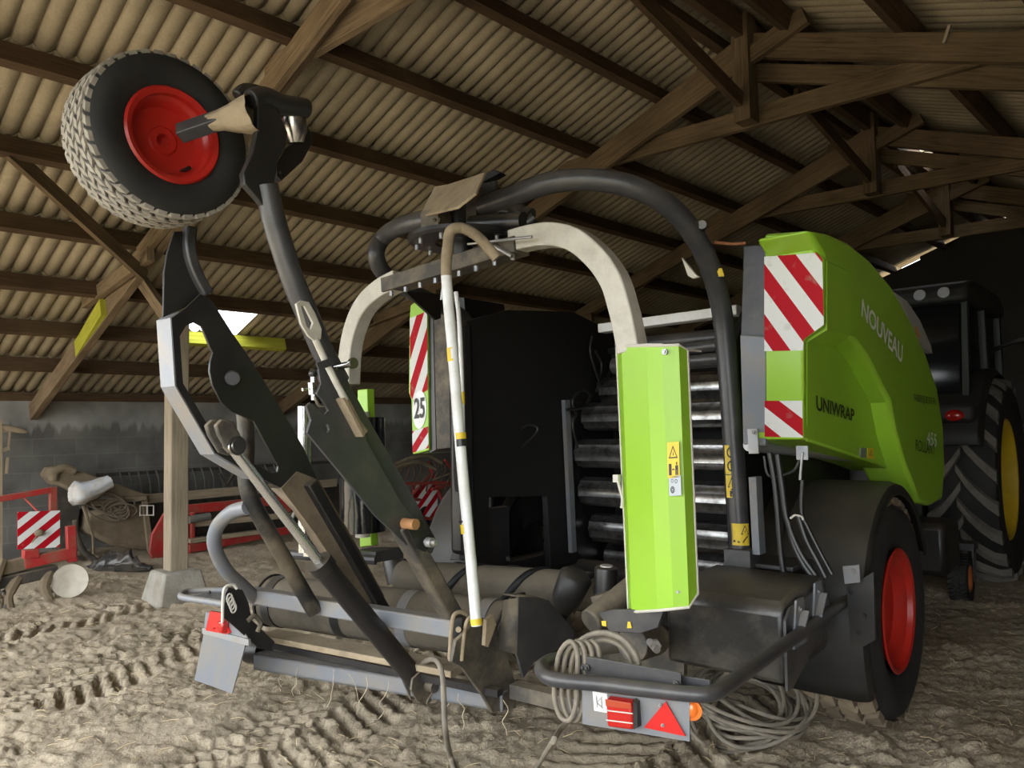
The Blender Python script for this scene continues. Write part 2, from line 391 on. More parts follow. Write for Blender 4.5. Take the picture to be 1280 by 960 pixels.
# clear roof light
def glassy():
    m, nt, N, K, P = _nodes('clear roof light'); P.inputs['Base Color'].default_value = (.95, .97, 1, 1); P.inputs['Transmission Weight'].default_value = 1; P.inputs['Roughness'].default_value = .35; P.inputs['IOR'].default_value = 1.05
    return m
mb = MB(); rows = []
for L in (-9.45, -8.2):
    rows.append([(L, 3.7 + k * .022, zs(L) + .045 + wav(3.7 + k * .022 - S0 + .2)) for k in range(46)])
mb.grid(rows); tag(barned(mb.build('window_1', glassy(), ang=60)), kind='structure')

# ------------------------------------------------------------------ dirt floor
def dirt_mat():
    m, nt, N, K, P = _nodes('dry trodden earth'); P.inputs['Roughness'].default_value = 1; P.inputs['Specular IOR Level'].default_value = .1
    tc = N.new('ShaderNodeTexCoord')
    n1 = N.new('ShaderNodeTexNoise'); n1.inputs['Scale'].default_value = .9; n1.inputs['Detail'].default_value = 9; n1.inputs['Roughness'].default_value = .7; K.new(tc.outputs['Object'], n1.inputs['Vector'])
    n2 = N.new('ShaderNodeTexNoise'); n2.inputs['Scale'].default_value = 34; n2.inputs['Detail'].default_value = 6; n2.inputs['Roughness'].default_value = .75; K.new(tc.outputs['Object'], n2.inputs['Vector'])
    a = N.new('ShaderNodeMath'); a.operation = 'MULTIPLY_ADD'; a.inputs[1].default_value = .5; K.new(n2.outputs['Fac'], a.inputs[0]); K.new(n1.outputs['Fac'], a.inputs[2])
    r = N.new('ShaderNodeValToRGB'); e = r.color_ramp.elements
    e[0].position = .5; e[0].color = (.27, .215, .145, 1); e[1].position = 1.0; e[1].color = (.60, .51, .385, 1)
    K.new(a.outputs[0], r.inputs[0]); K.new(r.outputs[0], P.inputs['Base Color'])
    bp = N.new('ShaderNodeBump'); bp.inputs['Strength'].default_value = .8; bp.inputs['Distance'].default_value = .02; K.new(n2.outputs['Fac'], bp.inputs['Height']); K.new(bp.outputs[0], P.inputs['Normal'])
    return m
M_dirt = dirt_mat()
# wheel ruts: start, end (world x, y), width
def _g(px, py): p = V((0, 0, 0)); c = CAM; d = _fw + _rt * ((px - 640) / FPX) + _up * ((480 - py) / FPX); t = -c.z / d.z; q = c + d * t; return (q.x, q.y)
RUTS = [(_g(-40, 905), _g(330, 770), .36, .13), (_g(-150, 830), _g(230, 740), .36, .13), (_g(300, 960), _g(560, 800), .42, .14), (_g(760, 975), _g(1010, 830), .40, .15)]
def ground_z(x, y):
    v = V((x, y, 0))
    z = .030 * noise.noise(v * .8) + .020 * noise.noise(v * 2.6) + .010 * abs(noise.noise(v * 7.0))
    wx = x + .05 * noise.noise(V((x * 6, y * 6, 11))); wy = y + .05 * noise.noise(V((x * 6, y * 6, 17)))
    pa = .5 + .9 * noise.noise(V((x * 1.3, y * 1.3, 21)))
    sm_ = lambda q: q * q * (3 - 2 * q)
    for fx, fy, h, zz, t in ((5, 11, .016, 3, .12), (11, 24, .011, 7, .10), (22, 46, .008, 13, .06), (44, 76, .0045, 19, .02)):
        n_ = noise.noise(V((wx * fx, wy * fy, zz)))
        z += h * sm_(max(0, min(1, (n_ - t) * 4.5))) * max(.12, min(1.15, pa + .35))
    for (a, c, w, sp) in RUTS:
        dx, dy = c[0] - a[0], c[1] - a[1]; ln = hypot(dx, dy); dx /= ln; dy /= ln
        rx, ry = x - a[0], y - a[1]; al = rx * dx + ry * dy; ac = rx * -dy + ry * dx
        wob = ac + .03 * noise.noise(V((al * 1.5, a[0], 2)))
        if abs(wob) < w and -.5 < al < ln + .5:
            e = min(1, (w - abs(wob)) / .1) * min(1, max(0, (al + .5) / .5)) * min(1, max(0, (ln + .5 - al) / .5))
            ph = ((al + abs(wob) * .75 + (sp / 2 if wob > 0 else 0)) / sp) % 1
            lug = 1 if ph < .42 else 0
            q = noise.noise(V((x * 2.2, y * 2.2, 9)))
            z += e * (-.016 - .048 * lug * max(0, min(1, .75 + 1.6 * q)))
    return z
def build_floor():
    mb = MB(); Y = []; y = 1.7
    while y < 14: Y.append(y); y *= 1.0056
    rows = []
    nx = 500
    for y in Y:
        hw = .80 * y + .3
        rows.append([(hw * (2 * i / nx - 1), y, ground_z(hw * (2 * i / nx - 1), y)) for i in range(nx + 1)])
    rows.insert(0, [(p[0], -3.5, -.01) for p in rows[0]])
    R = rows; mb.grid(R)
    # plain ground around it
    e0, e1 = R[0], R[-1]
    for sgn, k in ((-1, 0), (1, -1)):
        mb.grid([[r[k] for r in R], [(sgn * 26, r[k][1], -.02) for r in R]])
    mb.grid([R[-1], [(p[0] * 2.2, 26, -.02) for p in R[-1]]])
    for sgn, k in ((-1, 0), (1, -1)):
        q = R[-1][k]; mb.face([mb.bm.verts.new(V(p)) for p in (q, (q[0] * 2.2, 26, -.02), (sgn * 26, q[1], -.02))])
    bmesh.ops.remove_doubles(mb.bm, verts=mb.bm.verts[:], dist=.0008)
    return tag(mb.build('floor', M_dirt, ang=180), kind='structure')
build_floor()
M_yard_bounce = mat('pale gravel bounce yard', (.52, .47, .38), .95, dirt=(.40, .35, .27), damt=.6, dscale=1.2)
mb = MB(); c = [(-60, S0), (60, S0), (60, S0 - 5.5), (-60, S0 - 5.5)]; mb.face([mb.bm.verts.new((x, y, -.035)) for x, y in c])
tag(barned(mb.build('floor_yard_bounce', M_yard_bounce)), kind='structure')  # unseen pale ground, added so sunlight bounces up to the near roof
M_bounce_stop = mat('dark bounce stop', (.035, .055, .018), .95, dirt=(.06, .07, .03), damt=.6, dscale=.8)
mb = MB(); mb.face([mb.bm.verts.new((x, y, -.05)) for x, y in ((-60, S0 - 5.5), (60, S0 - 5.5), (60, S0 - 60), (-60, S0 - 60))])
tag(barned(mb.build('floor_bounce_stop', M_bounce_stop)), kind='structure')  # unseen dark ground, added to keep bounced light off the far roof
# loose straw trodden into the dirt
M_straw = mat('loose straw', (.62, .50, .30), .9)
mb = MB(); rs = random.Random(3)
for k in range(2600):
    y = 1.9 + 5.5 * rs.random() ** 1.6; x = (rs.random() * 1.7 - .85) * y
    z = ground_z(x, y) + .004; an = rs.random() * pi; ln = rs.uniform(.02, .085); w = rs.uniform(.0008, .0018)
    d = V((cos(an), sin(an), rs.uniform(-.1, .25))) * ln
    p = V((x, y, z)); m_ = p + d * .5 + V((0, 0, rs.uniform(0, .008)))
    mb.tube([p, m_, p + d], w, 3, caps=False)
o = mb.build('loose_straw', M_straw); tag(o, 'pale straw stalks scattered over the dirt floor', 'straw', kind='stuff')

# ------------------------------------------------------------------ daylight and camera
W = bpy.data.worlds.new('daylight'); SC.world = W; W.use_nodes = True
bg = W.node_tree.nodes['Background']; bg.inputs[0].default_value = (.93, .97, 1.0, 1); bg.inputs[1].default_value = 4.2
sun = bpy.data.lights.new('sun', 'SUN'); sun.energy = 9; sun.angle = radians(.6); sun.color = (1, .94, .84)
so = bpy.data.objects.new('sun', sun); COL.objects.link(so)
_sd = (BARN.r * .60 - BARN.f * .22 + V((0, 0, -.85))).normalized()
so.rotation_euler = _sd.to_track_quat('-Z', 'Y').to_euler()
cam = bpy.data.cameras.new('camera'); co = bpy.data.objects.new('camera', cam); COL.objects.link(co)
cam.sensor_fit = 'HORIZONTAL'; cam.sensor_width = 36; cam.lens = 36 * FPX / 1280; cam.clip_start = .05
co.matrix_world = Matrix(((_rt.x, _up.x, -_fw.x, CAM.x), (_rt.y, _up.y, -_fw.y, CAM.y), (_rt.z, _up.z, -_fw.z, CAM.z), (0, 0, 0, 1)))
SC.camera = co
vs = SC.view_settings; SC.display_settings.display_device = 'sRGB'; vs.view_transform = 'Standard'; vs.look = 'None'; vs.exposure = .78; vs.gamma = 1; vs.use_curve_mapping = False
SC.cycles.max_bounces = 10; SC.cycles.diffuse_bounces = 6; SC.cycles.use_denoising = True
# ================================================================== paints
BLK = mat('black paint', (.010, .0092, .0105), .38, dirt=(.035, .031, .026), damt=.5, dscale=6, dust=.22, bump=.06)
BLK2 = mat('flat black plastic', (.010, .010, .010), .5, dirt=(.032, .029, .025), damt=.5, dscale=5, dust=.16, bump=.06)
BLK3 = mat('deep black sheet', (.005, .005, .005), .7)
GRY = mat('anthracite paint', (.036, .036, .041), .36, dirt=(.085, .080, .072), damt=.65, dscale=7, bump=.1, dust=.14)
GRY2 = mat('steel grey paint', (.15, .165, .19), .42, dirt=(.22, .18, .125), damt=.65, dscale=7, dust=.35, bump=.08)
STRIP = mat('scuffed edge steel', (.20, .215, .245), .45, metal=.15, dirt=(.30, .235, .155), damt=.85, dscale=5, bump=.15)
GALV = mat('worn bare steel', (.33, .345, .37), .38, metal=.55, dirt=(.36, .30, .22), damt=.7, dscale=9, bump=.1, dust=.2)
ARMG = mat('pale grey paint', (.50, .48, .42), .55, dirt=(.20, .16, .11), damt=.45, dscale=9, dust=.35)
DUST = mat('dust caked steel', (.32, .255, .17), .95, dirt=(.13, .10, .065), damt=.8, dscale=7, bump=.3, bscale=60)
DSTEEL = mat('dusty dark steel', (.045, .040, .034), .65, dirt=(.20, .16, .105), damt=.75, dscale=7, dust=.45, bump=.15)
WHT = mat('white paint', (.72, .73, .74), .4, dirt=(.42, .37, .29), damt=.45, dscale=10)
YEL = mat('yellow marking', (.72, .52, .03), .5, dirt=(.25, .18, .05), damt=.3, dscale=12)
GREEN = mat('lime green paint', (.27, .50, .030), .33, dirt=(.26, .42, .05), damt=.5, dscale=3, spec=.45, dust=.22)
RED = mat('red paint', (.44, .018, .012), .32, dirt=(.28, .02, .012), damt=.6, dscale=6)
SILV = mat('bright chrome', (.55, .55, .54), .22, metal=1, dirt=(.2, .17, .13), damt=.4, dscale=10)
ROLL = mat('polished roller steel', (.40, .40, .395), .3, metal=.95, dirt=(.07, .06, .05), damt=.85, dscale=14, bump=.1)
RUB = mat('tyre rubber', (.010, .010, .010), .75, dirt=(.030, .027, .023), damt=.6, dscale=7, bump=.1)
RUBD = mat('dusty tyre tread', (.30, .275, .235), .95, dirt=(.13, .115, .095), damt=.7, dscale=12, bump=.3)
RUBE = mat('earth caked tread', (.20, .155, .10), .98, dirt=(.07, .055, .04), damt=.8, dscale=8, bump=.4)
HOSE = mat('grey rubber hose', (.16, .14, .11), .7, dirt=(.30, .25, .18), damt=.7, dscale=14)
BHOSE = mat('black hose', (.010, .010, .010), .42, dirt=(.03, .027, .024), damt=.4, dscale=14)
BELT = mat('dusty rubber belt', (.115, .096, .070), .9, dirt=(.05, .044, .036), damt=.85, dscale=6, bump=.25, dust=.25)
FILM = mat('black stretch film', (.006, .006, .007), .16, bump=.25, bscale=14, spec=.6)
TXTB = mat('black lettering', (.012, .012, .012), .5)
TXTW = mat('white lettering', (.75, .78, .72), .5)
PALE = mat('pale cap', (.55, .52, .46), .6)
SAND = mat('twine', (.50, .42, .30), .9)
def lens(name, col, e=0):
    m, nt, N, K, P = _nodes(name); P.inputs['Base Color'].default_value = (*col, 1); P.inputs['Roughness'].default_value = .15; P.inputs['Coat Weight'].default_value = .6; return m
LRED = lens('red lamp lens', (.40, .012, .010)); LORG = lens('orange lamp lens', (.75, .16, .02)); LREF = lens('red reflector', (.52, .015, .015))
def stripes(name, ang=1.0, n=4.0, ph=0., red=(.36, .004, .012), white=(.62, .63, .62)):
    """red and white hazard foil; stripes across the panel's own UV square"""
    m, nt, N, K, P = _nodes(name); P.inputs['Roughness'].default_value = .6; P.inputs['Specular IOR Level'].default_value = .15
    uv = N.new('ShaderNodeUVMap'); sp = N.new('ShaderNodeSeparateXYZ'); K.new(uv.outputs[0], sp.inputs[0])
    a = N.new('ShaderNodeMath'); a.operation = 'MULTIPLY_ADD'; a.inputs[1].default_value = ang; K.new(sp.outputs['X'], a.inputs[0]); K.new(sp.outputs['Y'], a.inputs[2])
    c = N.new('ShaderNodeMath'); c.operation = 'MULTIPLY_ADD'; c.inputs[1].default_value = n; c.inputs[2].default_value = ph + 20; K.new(a.outputs[0], c.inputs[0])
    f = N.new('ShaderNodeMath'); f.operation = 'FRACT'; K.new(c.outputs[0], f.inputs[0])
    g = N.new('ShaderNodeMath'); g.operation = 'GREATER_THAN'; g.inputs[1].default_value = .5; K.new(f.outputs[0], g.inputs[0])
    tc = N.new('ShaderNodeTexCoord'); nz = N.new('ShaderNodeTexNoise'); nz.inputs['Scale'].default_value = 16; nz.inputs['Detail'].default_value = 6; K.new(tc.outputs['Object'], nz.inputs['Vector'])
    rp = N.new('ShaderNodeMapRange'); rp.inputs[1].default_value = .6; rp.inputs[2].default_value = .8; rp.inputs[4].default_value = .55; K.new(nz.outputs['Fac'], rp.inputs[0])
    mx = N.new('ShaderNodeMix'); mx.data_type = 'RGBA'; mx.inputs[6].default_value = (*red, 1); mx.inputs[7].default_value = (*white, 1); K.new(g.outputs[0], mx.inputs[0])
    m2 = N.new('ShaderNodeMix'); m2.data_type = 'RGBA'; m2.inputs[7].default_value = (.33, .29, .24, 1); K.new(mx.outputs[2], m2.inputs[6]); K.new(rp.outputs[0], m2.inputs[0])
    K.new(m2.outputs[2], P.inputs['Base Color'])
    return m

# ------------------------------------------------------------------ shared builders
def pts(pp, fr=None, **k): return [(fr or u)(x, y, **k) for x, y in pp]
def board(name, c, th, m, parent, nrm=None):
    """flat sign: 4 corners (left-bottom, right-bottom, right-top, left-top) with UVs, thickness behind"""
    c = [V(p) for p in c]; n = (c[1] - c[0]).cross(c[3] - c[0]).normalized() * -th
    mb = MB(); f = [mb.bm.verts.new(p) for p in c]; k = [mb.bm.verts.new(p + n) for p in c]
    mb.face(f, [(0, 0), (1, 0), (1, 1), (0, 1)]); mb.face(k[::-1], [(0, 0)] * 4)
    for i in range(4):
        j = (i + 1) % 4; mb.face([f[j], f[i], k[i], k[j]], [(0, 0)] * 4)
    return mb.build(name, m, parent, flat=True)
def text_on(name, txt, c, m, parent, off=.003, narrow=None):
    """lettering laid on a quad (left-bottom, right-bottom, right-top, left-top)"""
    cu = bpy.data.curves.new(name, 'FONT'); cu.body = txt; cu.size = 1; cu.extrude = 0; cu.offset = .022 if narrow is None else narrow
    tmp = bpy.data.objects.new(name + '_t', cu); COL.objects.link(tmp); bpy.context.view_layer.update()
    me = bpy.data.meshes.new_from_object(tmp.evaluated_get(bpy.context.evaluated_depsgraph_get()))
    bpy.data.objects.remove(tmp)
    xs = [v.co.x for v in me.vertices]; ys = [v.co.y for v in me.vertices]
    x0, x1, y0, y1 = min(xs), max(xs), min(ys), max(ys); c = [V(p) for p in c]
    n = (c[1] - c[0]).cross(c[3] - c[0]).normalized() * off
    for v in me.vertices:
        a = (v.co.x - x0) / (x1 - x0); q = (v.co.y - y0) / (y1 - y0)
        v.co = (c[0] * (1 - a) + c[1] * a) * (1 - q) + (c[3] * (1 - a) + c[2] * a) * q + n
    me.materials.clear(); me.materials.append(m)
    o = bpy.data.objects.new(name, me); COL.objects.link(o)
    if parent: o.parent = parent
    return o
def sticker(name, c, m, parent, marks=(), off=.002):
    """flat label with little black marks (polygons in 0..1 space)"""
    c = [V(p) for p in c]; n = (c[1] - c[0]).cross(c[3] - c[0]).normalized()
    o = board(name, [p + n * off for p in c], off * .8, m, parent)
    if marks:
        mb = MB()
        for poly in marks:
            q = [((c[0] * (1 - a) + c[1] * a) * (1 - b_) + (c[3] * (1 - a) + c[2] * a) * b_) + n * (off * 1.5) for a, b_ in poly]
            mb.face([mb.bm.verts.new(p) for p in q])
        mb.build('pictogram', TXTB, o, flat=True)
    return o
def frame_marks(x0, y0, x1, y1, t=.05):
    return [[(x0, y0), (x1, y0), (x1, y0 + t), (x0, y0 + t)], [(x0, y1 - t), (x1, y1 - t), (x1, y1), (x0, y1)], [(x0, y0), (x0 + t, y0), (x0 + t, y1), (x0, y1)], [(x1 - t, y0), (x1, y0), (x1, y1), (x1 - t, y1)]]
def tri_marks(x0, y0, w, h, t=.07):
    a, c, d = (x0, y0), (x0 + w, y0), (x0 + w / 2, y0 + h)
    g = ((a[0] + c[0] + d[0]) / 3, (a[1] + c[1] + d[1]) / 3); k = 1 - t * 4
    i = [(g[0] + (p[0] - g[0]) * k, g[1] + (p[1] - g[1]) * k) for p in (a, c, d)]
    o = [a, c, d]
    r = [[o[j], o[(j + 1) % 3], i[(j + 1) % 3], i[j]] for j in range(3)]
    r.append([(g[0] - w * .05, g[1] - h * .12), (g[0] + w * .08, g[1] - h * .1), (g[0] + w * .02, g[1] + h * .22)])
    return r
def man_marks(x, y, w, h):
    return [[(x, y), (x + w * .4, y), (x + w * .4, y + h * .4), (x, y + h * .4)], [(x + w * .5, y), (x + w * .9, y), (x + w * .9, y + h * .4), (x + w * .5, y + h * .4)], [(x, y + h * .4), (x + w * .9, y + h * .4), (x + w * .9, y + h * .75), (x, y + h * .75)], [(x + w * .25, y + h * .8), (x + w * .65, y + h * .8), (x + w * .65, y + h), (x + w * .25, y + h)]]
def ring_marks(cx, cy, rx, ry, t=.3, a0=0, a1=1.6):
    r = []
    for i in range(10):
        p = [pi * (a0 + (a1 - a0) * (i + j) / 10) for j in (0, 1)]
        r.append([(cx + rx * cos(p[0]), cy + ry * sin(p[0])), (cx + rx * cos(p[1]), cy + ry * sin(p[1])), (cx + rx * (1 - t) * cos(p[1]), cy + ry * (1 - t) * sin(p[1])), (cx + rx * (1 - t) * cos(p[0]), cy + ry * (1 - t) * sin(p[0]))])
    return r
def tyre(parent, c, axis, R, w, rimr, name='tyre', tread='block', tm=None, rimmat=None, rows=6, per=46, rb=.02, hubdepth=.1, th=.010, tw=(-.47, .47), lipf=.80):
    """carcass with bulged sidewalls, child tread blocks and a dished rim; axis points out of the shown face"""
    c = V(c); d = V(axis).normalized(); x, y = perp(d); h = w / 2
    prof = [(-h * .75, rimr), (-h * .98, rimr + (R - rimr) * .35), (-h, rimr + (R - rimr) * .6), (-h * .93, R - rb), (-h * .72, R - rb * .35), (0, R), (h * .72, R - rb * .35), (h * .93, R - rb), (h, rimr + (R - rimr) * .6), (h * .98, rimr + (R - rimr) * .35), (h * .80, rimr + .012), (h * .75, rimr)]
    t = MB().lathe(prof, c, d, 56).build(name, RUB, parent, ang=50)
    mb = MB()
    def W_(a, ang, r): return c + d * a + (x * cos(ang) + y * sin(ang)) * r
    if tread == 'block':
        bw = w * (tw[1] - tw[0]) / rows
        for i in range(rows):
            for k in range(per):
                a = (i + .5) * bw + w * tw[0]; ang = 2 * pi * (k + (.5 if i % 2 else 0)) / per
                sk = .55 if i % 2 else -.55; da = bw * .47; dg = 2 * pi / per * .36
                rr = R - abs(a / h) ** 4 * rb; r1 = rr + th
                q = []
                for r in (rr - .01, r1):
                    for (sa, sg) in ((-1, -1), (1, -1), (1, 1), (-1, 1)):
                        q.append(W_(a + sa * da * (1 if r < r1 else .9), ang + sg * dg * (1 if r < r1 else .9) + sa * sk * dg, r))
                mb.hexa(q)
    else:            # field tyre lugs: long bars in a chevron
        for k in range(per):
            for sgn in (-1, 1):
                ang = 2 * pi * (k + (.5 if sgn > 0 else 0)) / per; q = []
                N_ = 5; A = []
                for j in range(N_):
                    f = j / (N_ - 1); a = sgn * (-.03 * w + f * w * .52); g = ang + (f ** .8) * 2 * pi / per * 1.25
                    rr = R - (abs(a / h) ** 4) * rb
                    dg = 2 * pi / per * (.16 + .07 * f)
                    A.append([W_(a, g - dg, rr - .015), W_(a, g + dg, rr - .015), W_(a, g + dg * .7, rr + th), W_(a, g - dg * .7, rr + th)])
                mb.grid([r + [r[0]] for r in A])
                mb.face([mb.bm.verts.new(p) for p in A[0]][::-1]); mb.face([mb.bm.verts.new(p) for p in A[-1]])
    mb.build('tread', tm or RUBE, t, flat=True)
    z0 = h * lipf; rp = [(z0, rimr + .016), (z0 + .008, rimr + .008), (z0, rimr - .010), (z0 - hubdepth * .30, rimr * .93), (z0 - hubdepth * .42, rimr * .86), (z0 - hubdepth * .55, rimr * .82), (z0 - hubdepth * .9, rimr * .74), (z0 - hubdepth, rimr * .60), (z0 - hubdepth * 1.0, rimr * .34), (z0 - hubdepth * .92, rimr * .30), (z0 - hubdepth * .92, rimr * .16), (z0 - hubdepth * 1.3, rimr * .15), (z0 - hubdepth * 1.3, 0)]
    MB().lathe(rp, c, d, 48).build('rim', rimmat or RED, t, ang=30)
    return t

# ================================================================== the baler with its wrapper
baler = empty('round_baler', BAL.o, -BAL.yaw)
tag(baler, 'lime green and black round baler with bale wrapper, its rear end facing the camera', 'baler')
R_ = baler
def P_(pp, **k): return [u(x, y, **k) for x, y in pp]

# ---- right wheel, fender and axle
AX = V((1.16, .115, .56))
wt = tyre(R_, AX, (1, 0, 0), .565, .48, .300, 'wheel_tyre', 'block', RUBE, RED, rows=5, per=26, rb=.05, hubdepth=.09, th=.024, tw=(-.5, .44), lipf=.92)
def arc_sheet(L0, L1, r, a0, a1, n=26, lip=.05):
    rows = []
    for i in range(n + 1):
        a = a0 + (a1 - a0) * i / n; cy, cz = AX.y + r * cos(a), AX.z + r * sin(a)
        ri = r - lip; ly, lz = AX.y + ri * cos(a), AX.z + ri * sin(a)
        rows.append([(L0, ly, lz), (L0, cy, cz), (L0 + .04, cy + .012 * cos(a), cz + .012 * sin(a)), (L1 - .05, cy + .012 * cos(a), cz + .012 * sin(a)), (L1 - .012, cy, cz), (L1, cy - .02 * cos(a), cz - .02 * sin(a)), (L1, ly, lz)])
    return rows
MB().grid(arc_sheet(.84, 1.39, .640, radians(208), radians(20))).build('fender', BLK2, R_, solid=.012, ang=40)
lw = tyre(R_, (-1.16, .115, .56), (-1, 0, 0), .565, .48, .30, 'wheel_tyre', 'block', RUBE, BLK2, rows=5, per=26, rb=.05, hubdepth=.16, th=.024)
AXs = AX; AX = V((-1.16, .115, .56)); MB().grid(arc_sheet(-1.42, -.82, .69, radians(190), radians(40))).build('fender', BLK2, R_, solid=.012, ang=40); AX = AXs
MB().rod((-1.0, .115, .56), (1.0, .115, .56), .07, 14).build('axle', BLK, R_)

# ---- chassis, chamber and rollers
mb = MB()
mb.box((-.72, .6, .62), (.10, 2.9, .16)); mb.box((.80, .6, .62), (.10, 2.9, .16)); mb.box((0, -.55, .55), (1.6, .1, .14)); mb.box((0, 1.6, .6), (1.6, .14, .14))
mb.beam((0, 1.6, .6), (0, 3.0, .55), .16, .16); mb.box((-.66, -.75, .80), (.06, .3, .5))
mb.build('chassis', BLK, R_, bevel=.006)
mb = MB()   # left chamber cheek, curved outline
ck = [(-1.02, .78), (-1.06, 1.3), (-1.05, 1.9), (-1.0, 2.15), (-.6, 2.26), (.1, 2.32), (.7, 2.2), (1.1, 1.9), (1.25, 1.4), (1.1, .9), (.7, .62), (.1, .60), (-.22, .62), (-.24, 1.08), (-.80, 1.12), (-.84, .78)]
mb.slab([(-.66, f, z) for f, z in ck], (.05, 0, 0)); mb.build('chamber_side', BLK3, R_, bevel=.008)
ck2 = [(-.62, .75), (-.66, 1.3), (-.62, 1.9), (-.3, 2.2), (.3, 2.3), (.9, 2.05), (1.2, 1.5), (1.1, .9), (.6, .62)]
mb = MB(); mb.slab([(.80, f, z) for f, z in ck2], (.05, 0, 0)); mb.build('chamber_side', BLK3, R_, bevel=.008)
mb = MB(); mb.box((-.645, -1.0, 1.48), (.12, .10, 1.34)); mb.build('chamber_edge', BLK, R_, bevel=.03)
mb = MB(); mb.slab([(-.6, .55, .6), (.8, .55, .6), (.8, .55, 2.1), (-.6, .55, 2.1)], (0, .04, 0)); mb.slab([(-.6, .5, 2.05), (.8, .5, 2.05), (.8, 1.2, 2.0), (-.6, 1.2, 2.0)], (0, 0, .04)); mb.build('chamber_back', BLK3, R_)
def roller(f, z, r=.098, L0=-.52, L1=.79, ribs=11, ph=0):
    n = ribs * 4; prof = []
    for k in range(n):
        a = 2 * pi * k / n + ph; rr = r if k % 4 in (0,) else (r * .93 if k % 4 in (1, 3) else r * .915)
        prof.append((rr * cos(a), rr * sin(a)))
    mb = MB(); A = [mb.bm.verts.new((L0, f + a, z + c)) for a, c in prof]; B = [mb.bm.verts.new((L1, f + a, z + c)) for a, c in prof]
    for k in range(n): mb.face([A[k], A[(k + 1) % n], B[(k + 1) % n], B[k]])
    mb.face(A[::-1]); mb.face(B); mb.rod((L0 - .06, f, z), (L0, f, z), .03)
    o = mb.build('press_roller', ROLL, R_, ang=14)
for (x, y, L_) in ((746, 489, -.6), (724, 521, -.6), (715, 567, -.6), (720, 614, -.6), (733, 660, -.6), (752, 695, -.6)):
    p = u(x, y, L=L_); roller(p.y + .07, p.z, ph=random.random(), L0=L_ + .03)
for (f, z) in ((.30, 1.93), (.36, 2.06)): MB().rod((-.2, f - .35, z - .02), (.8, f - .35, z - .02), .05, 18).build('guide_roller', GRY, R_)
mb = MB(); a, c = u(707, 500, L=-.585), u(716, 690, L=-.585); mb.beam(a, c, .03, .055, (0, 1, 0)); mb.build('roller_frame', GRY2, R_)
mb = MB(); mb.slab(P_([(712, 500), (760, 505), (748, 520), (722, 545), (728, 640), (770, 700), (745, 712), (722, 690)], L=-.60), (-.015, 0, 0)); mb.build('roller_cheek', BLK, R_)
a, c = u(752, 411, F=-.25), u(925, 388, F=-.25)
MB().beam(a, c, .09, .055).build('cross_rail', WHT, R_, bevel=.006)
for k, (x0, y0, x1, y1) in enumerate([(845, 438, 925, 428), (850, 452, 925, 446)]):
    MB().rod(u(x0, y0, F=-.15), u(x1, y1, F=-.15), .035, 12).build('belt_rod', GRY, R_)
# wiring loops beside the rollers
mb = MB()
for (ps) in ([(740, 420), (738, 440), (745, 465), (750, 478)], [(744, 438), (752, 455), (749, 475), (745, 490)], [(720, 520), (716, 500), (728, 488), (738, 494), (733, 505)], [(708, 512), (735, 510), (770, 512)], [(752, 480), (760, 470), (764, 458), (770, 452)], [(722, 560), (716, 530), (722, 515)]):
    mb.tube(smooth(P_(ps, L=-.50)), .009, 8)
mb.build('wiring', BHOSE, R_)

# ---- right side cover: outer skin with an arched step down to the rear panel
LA, LB = 1.37, 1.27
A = P_([(1030, 320), (1030, 408), (1052, 413), (1070, 428), (1086, 450), (1100, 478), (1113, 503), (1121, 545), (1131, 580), (1142, 607), (1149, 629), (1165, 632), (1178, 625), (1181, 580), (1179, 530), (1172, 485), (1157, 440), (1137, 397), (1115, 358), (1088, 325), (1060, 302), (1035, 291), (1012, 287)], L=LA)
A[-1].x = LA
mb = MB(); mb.slab(A, (-.24, 0, 0)); cov = mb.build('side_cover', GREEN, R_, bevel=.022, ang=30)
fr = A[0].y                                   # rear face position
B = P_([(1004, 425), (1030, 414), (1060, 424), (1090, 462), (1103, 500), (1112, 560), (1120, 590), (1096, 580), (1004, 549)], L=LB)
B += [V((LB, B[-1].y, B[-1].z))]
mb = MB(); mb.slab(B[:-1], (-.25, 0, 0)); mb.build('lower_panel', GREEN, cov, bevel=.012, ang=30)
Fq = u(1004, 480, L=LB).y
rp = P_([(956, 292), (1010, 288), (1020, 316), (1029, 322), (1029, 408), (1004, 424), (1004, 549), (957, 549)], F=Fq - .02)
mb = MB(); mb.slab(rp, (0, .05, 0)); mb.build('rear_panel', GREEN, cov, bevel=.012, ang=30)
rp2 = [p + V((0, .05, -.01)) for p in rp]
for i in (0, 6, 7): pass
for p in (rp2[0], rp2[7]): p.x += .16
mb = MB(); tp = [V((p.x, p.y, p.z)) for p in rp2[:5]]; mb.slab([rp2[0], rp2[1], rp2[2], rp2[3], rp2[4], rp2[5], rp2[6], rp2[7]], (0, .35, -.0)); mb.build('cover_body', GREEN, cov, ang=30)
FQ = Fq - .022
def q4(a, c, d, e, F): return [u(*a, F=F), u(*c, F=F), u(*d, F=F), u(*e, F=F)]
def clipboard(name, poly, F, m, parent, box, th=.002):
    """foil cut to an outline; box gives the UV square in photo order lb, rb, rt, lt"""
    c = q4(*box, F); n = V((0, -1, 0)); ux = c[1] - c[0]; uy = c[3] - c[0]
    mb = MB(); pp = P_(poly, F=F); vs = [mb.bm.verts.new(p + n * th) for p in pp]
    uvs = [((p - c[0]).dot(ux) / ux.length_squared, (p - c[0]).dot(uy) / uy.length_squared) for p in pp]
    f = mb.face(vs, uvs); return mb.build(name, m, parent, flat=True)
clipboard('hazard_foil', [(955.5, 439), (955.5, 321), (1021, 316), (1028, 324), (1030, 406), (1005, 424), (1004, 438)], FQ, stripes('cover foil', .82, 2.05, -.27), cov, ((955, 440), (1031, 440), (1031, 318), (955, 318)))
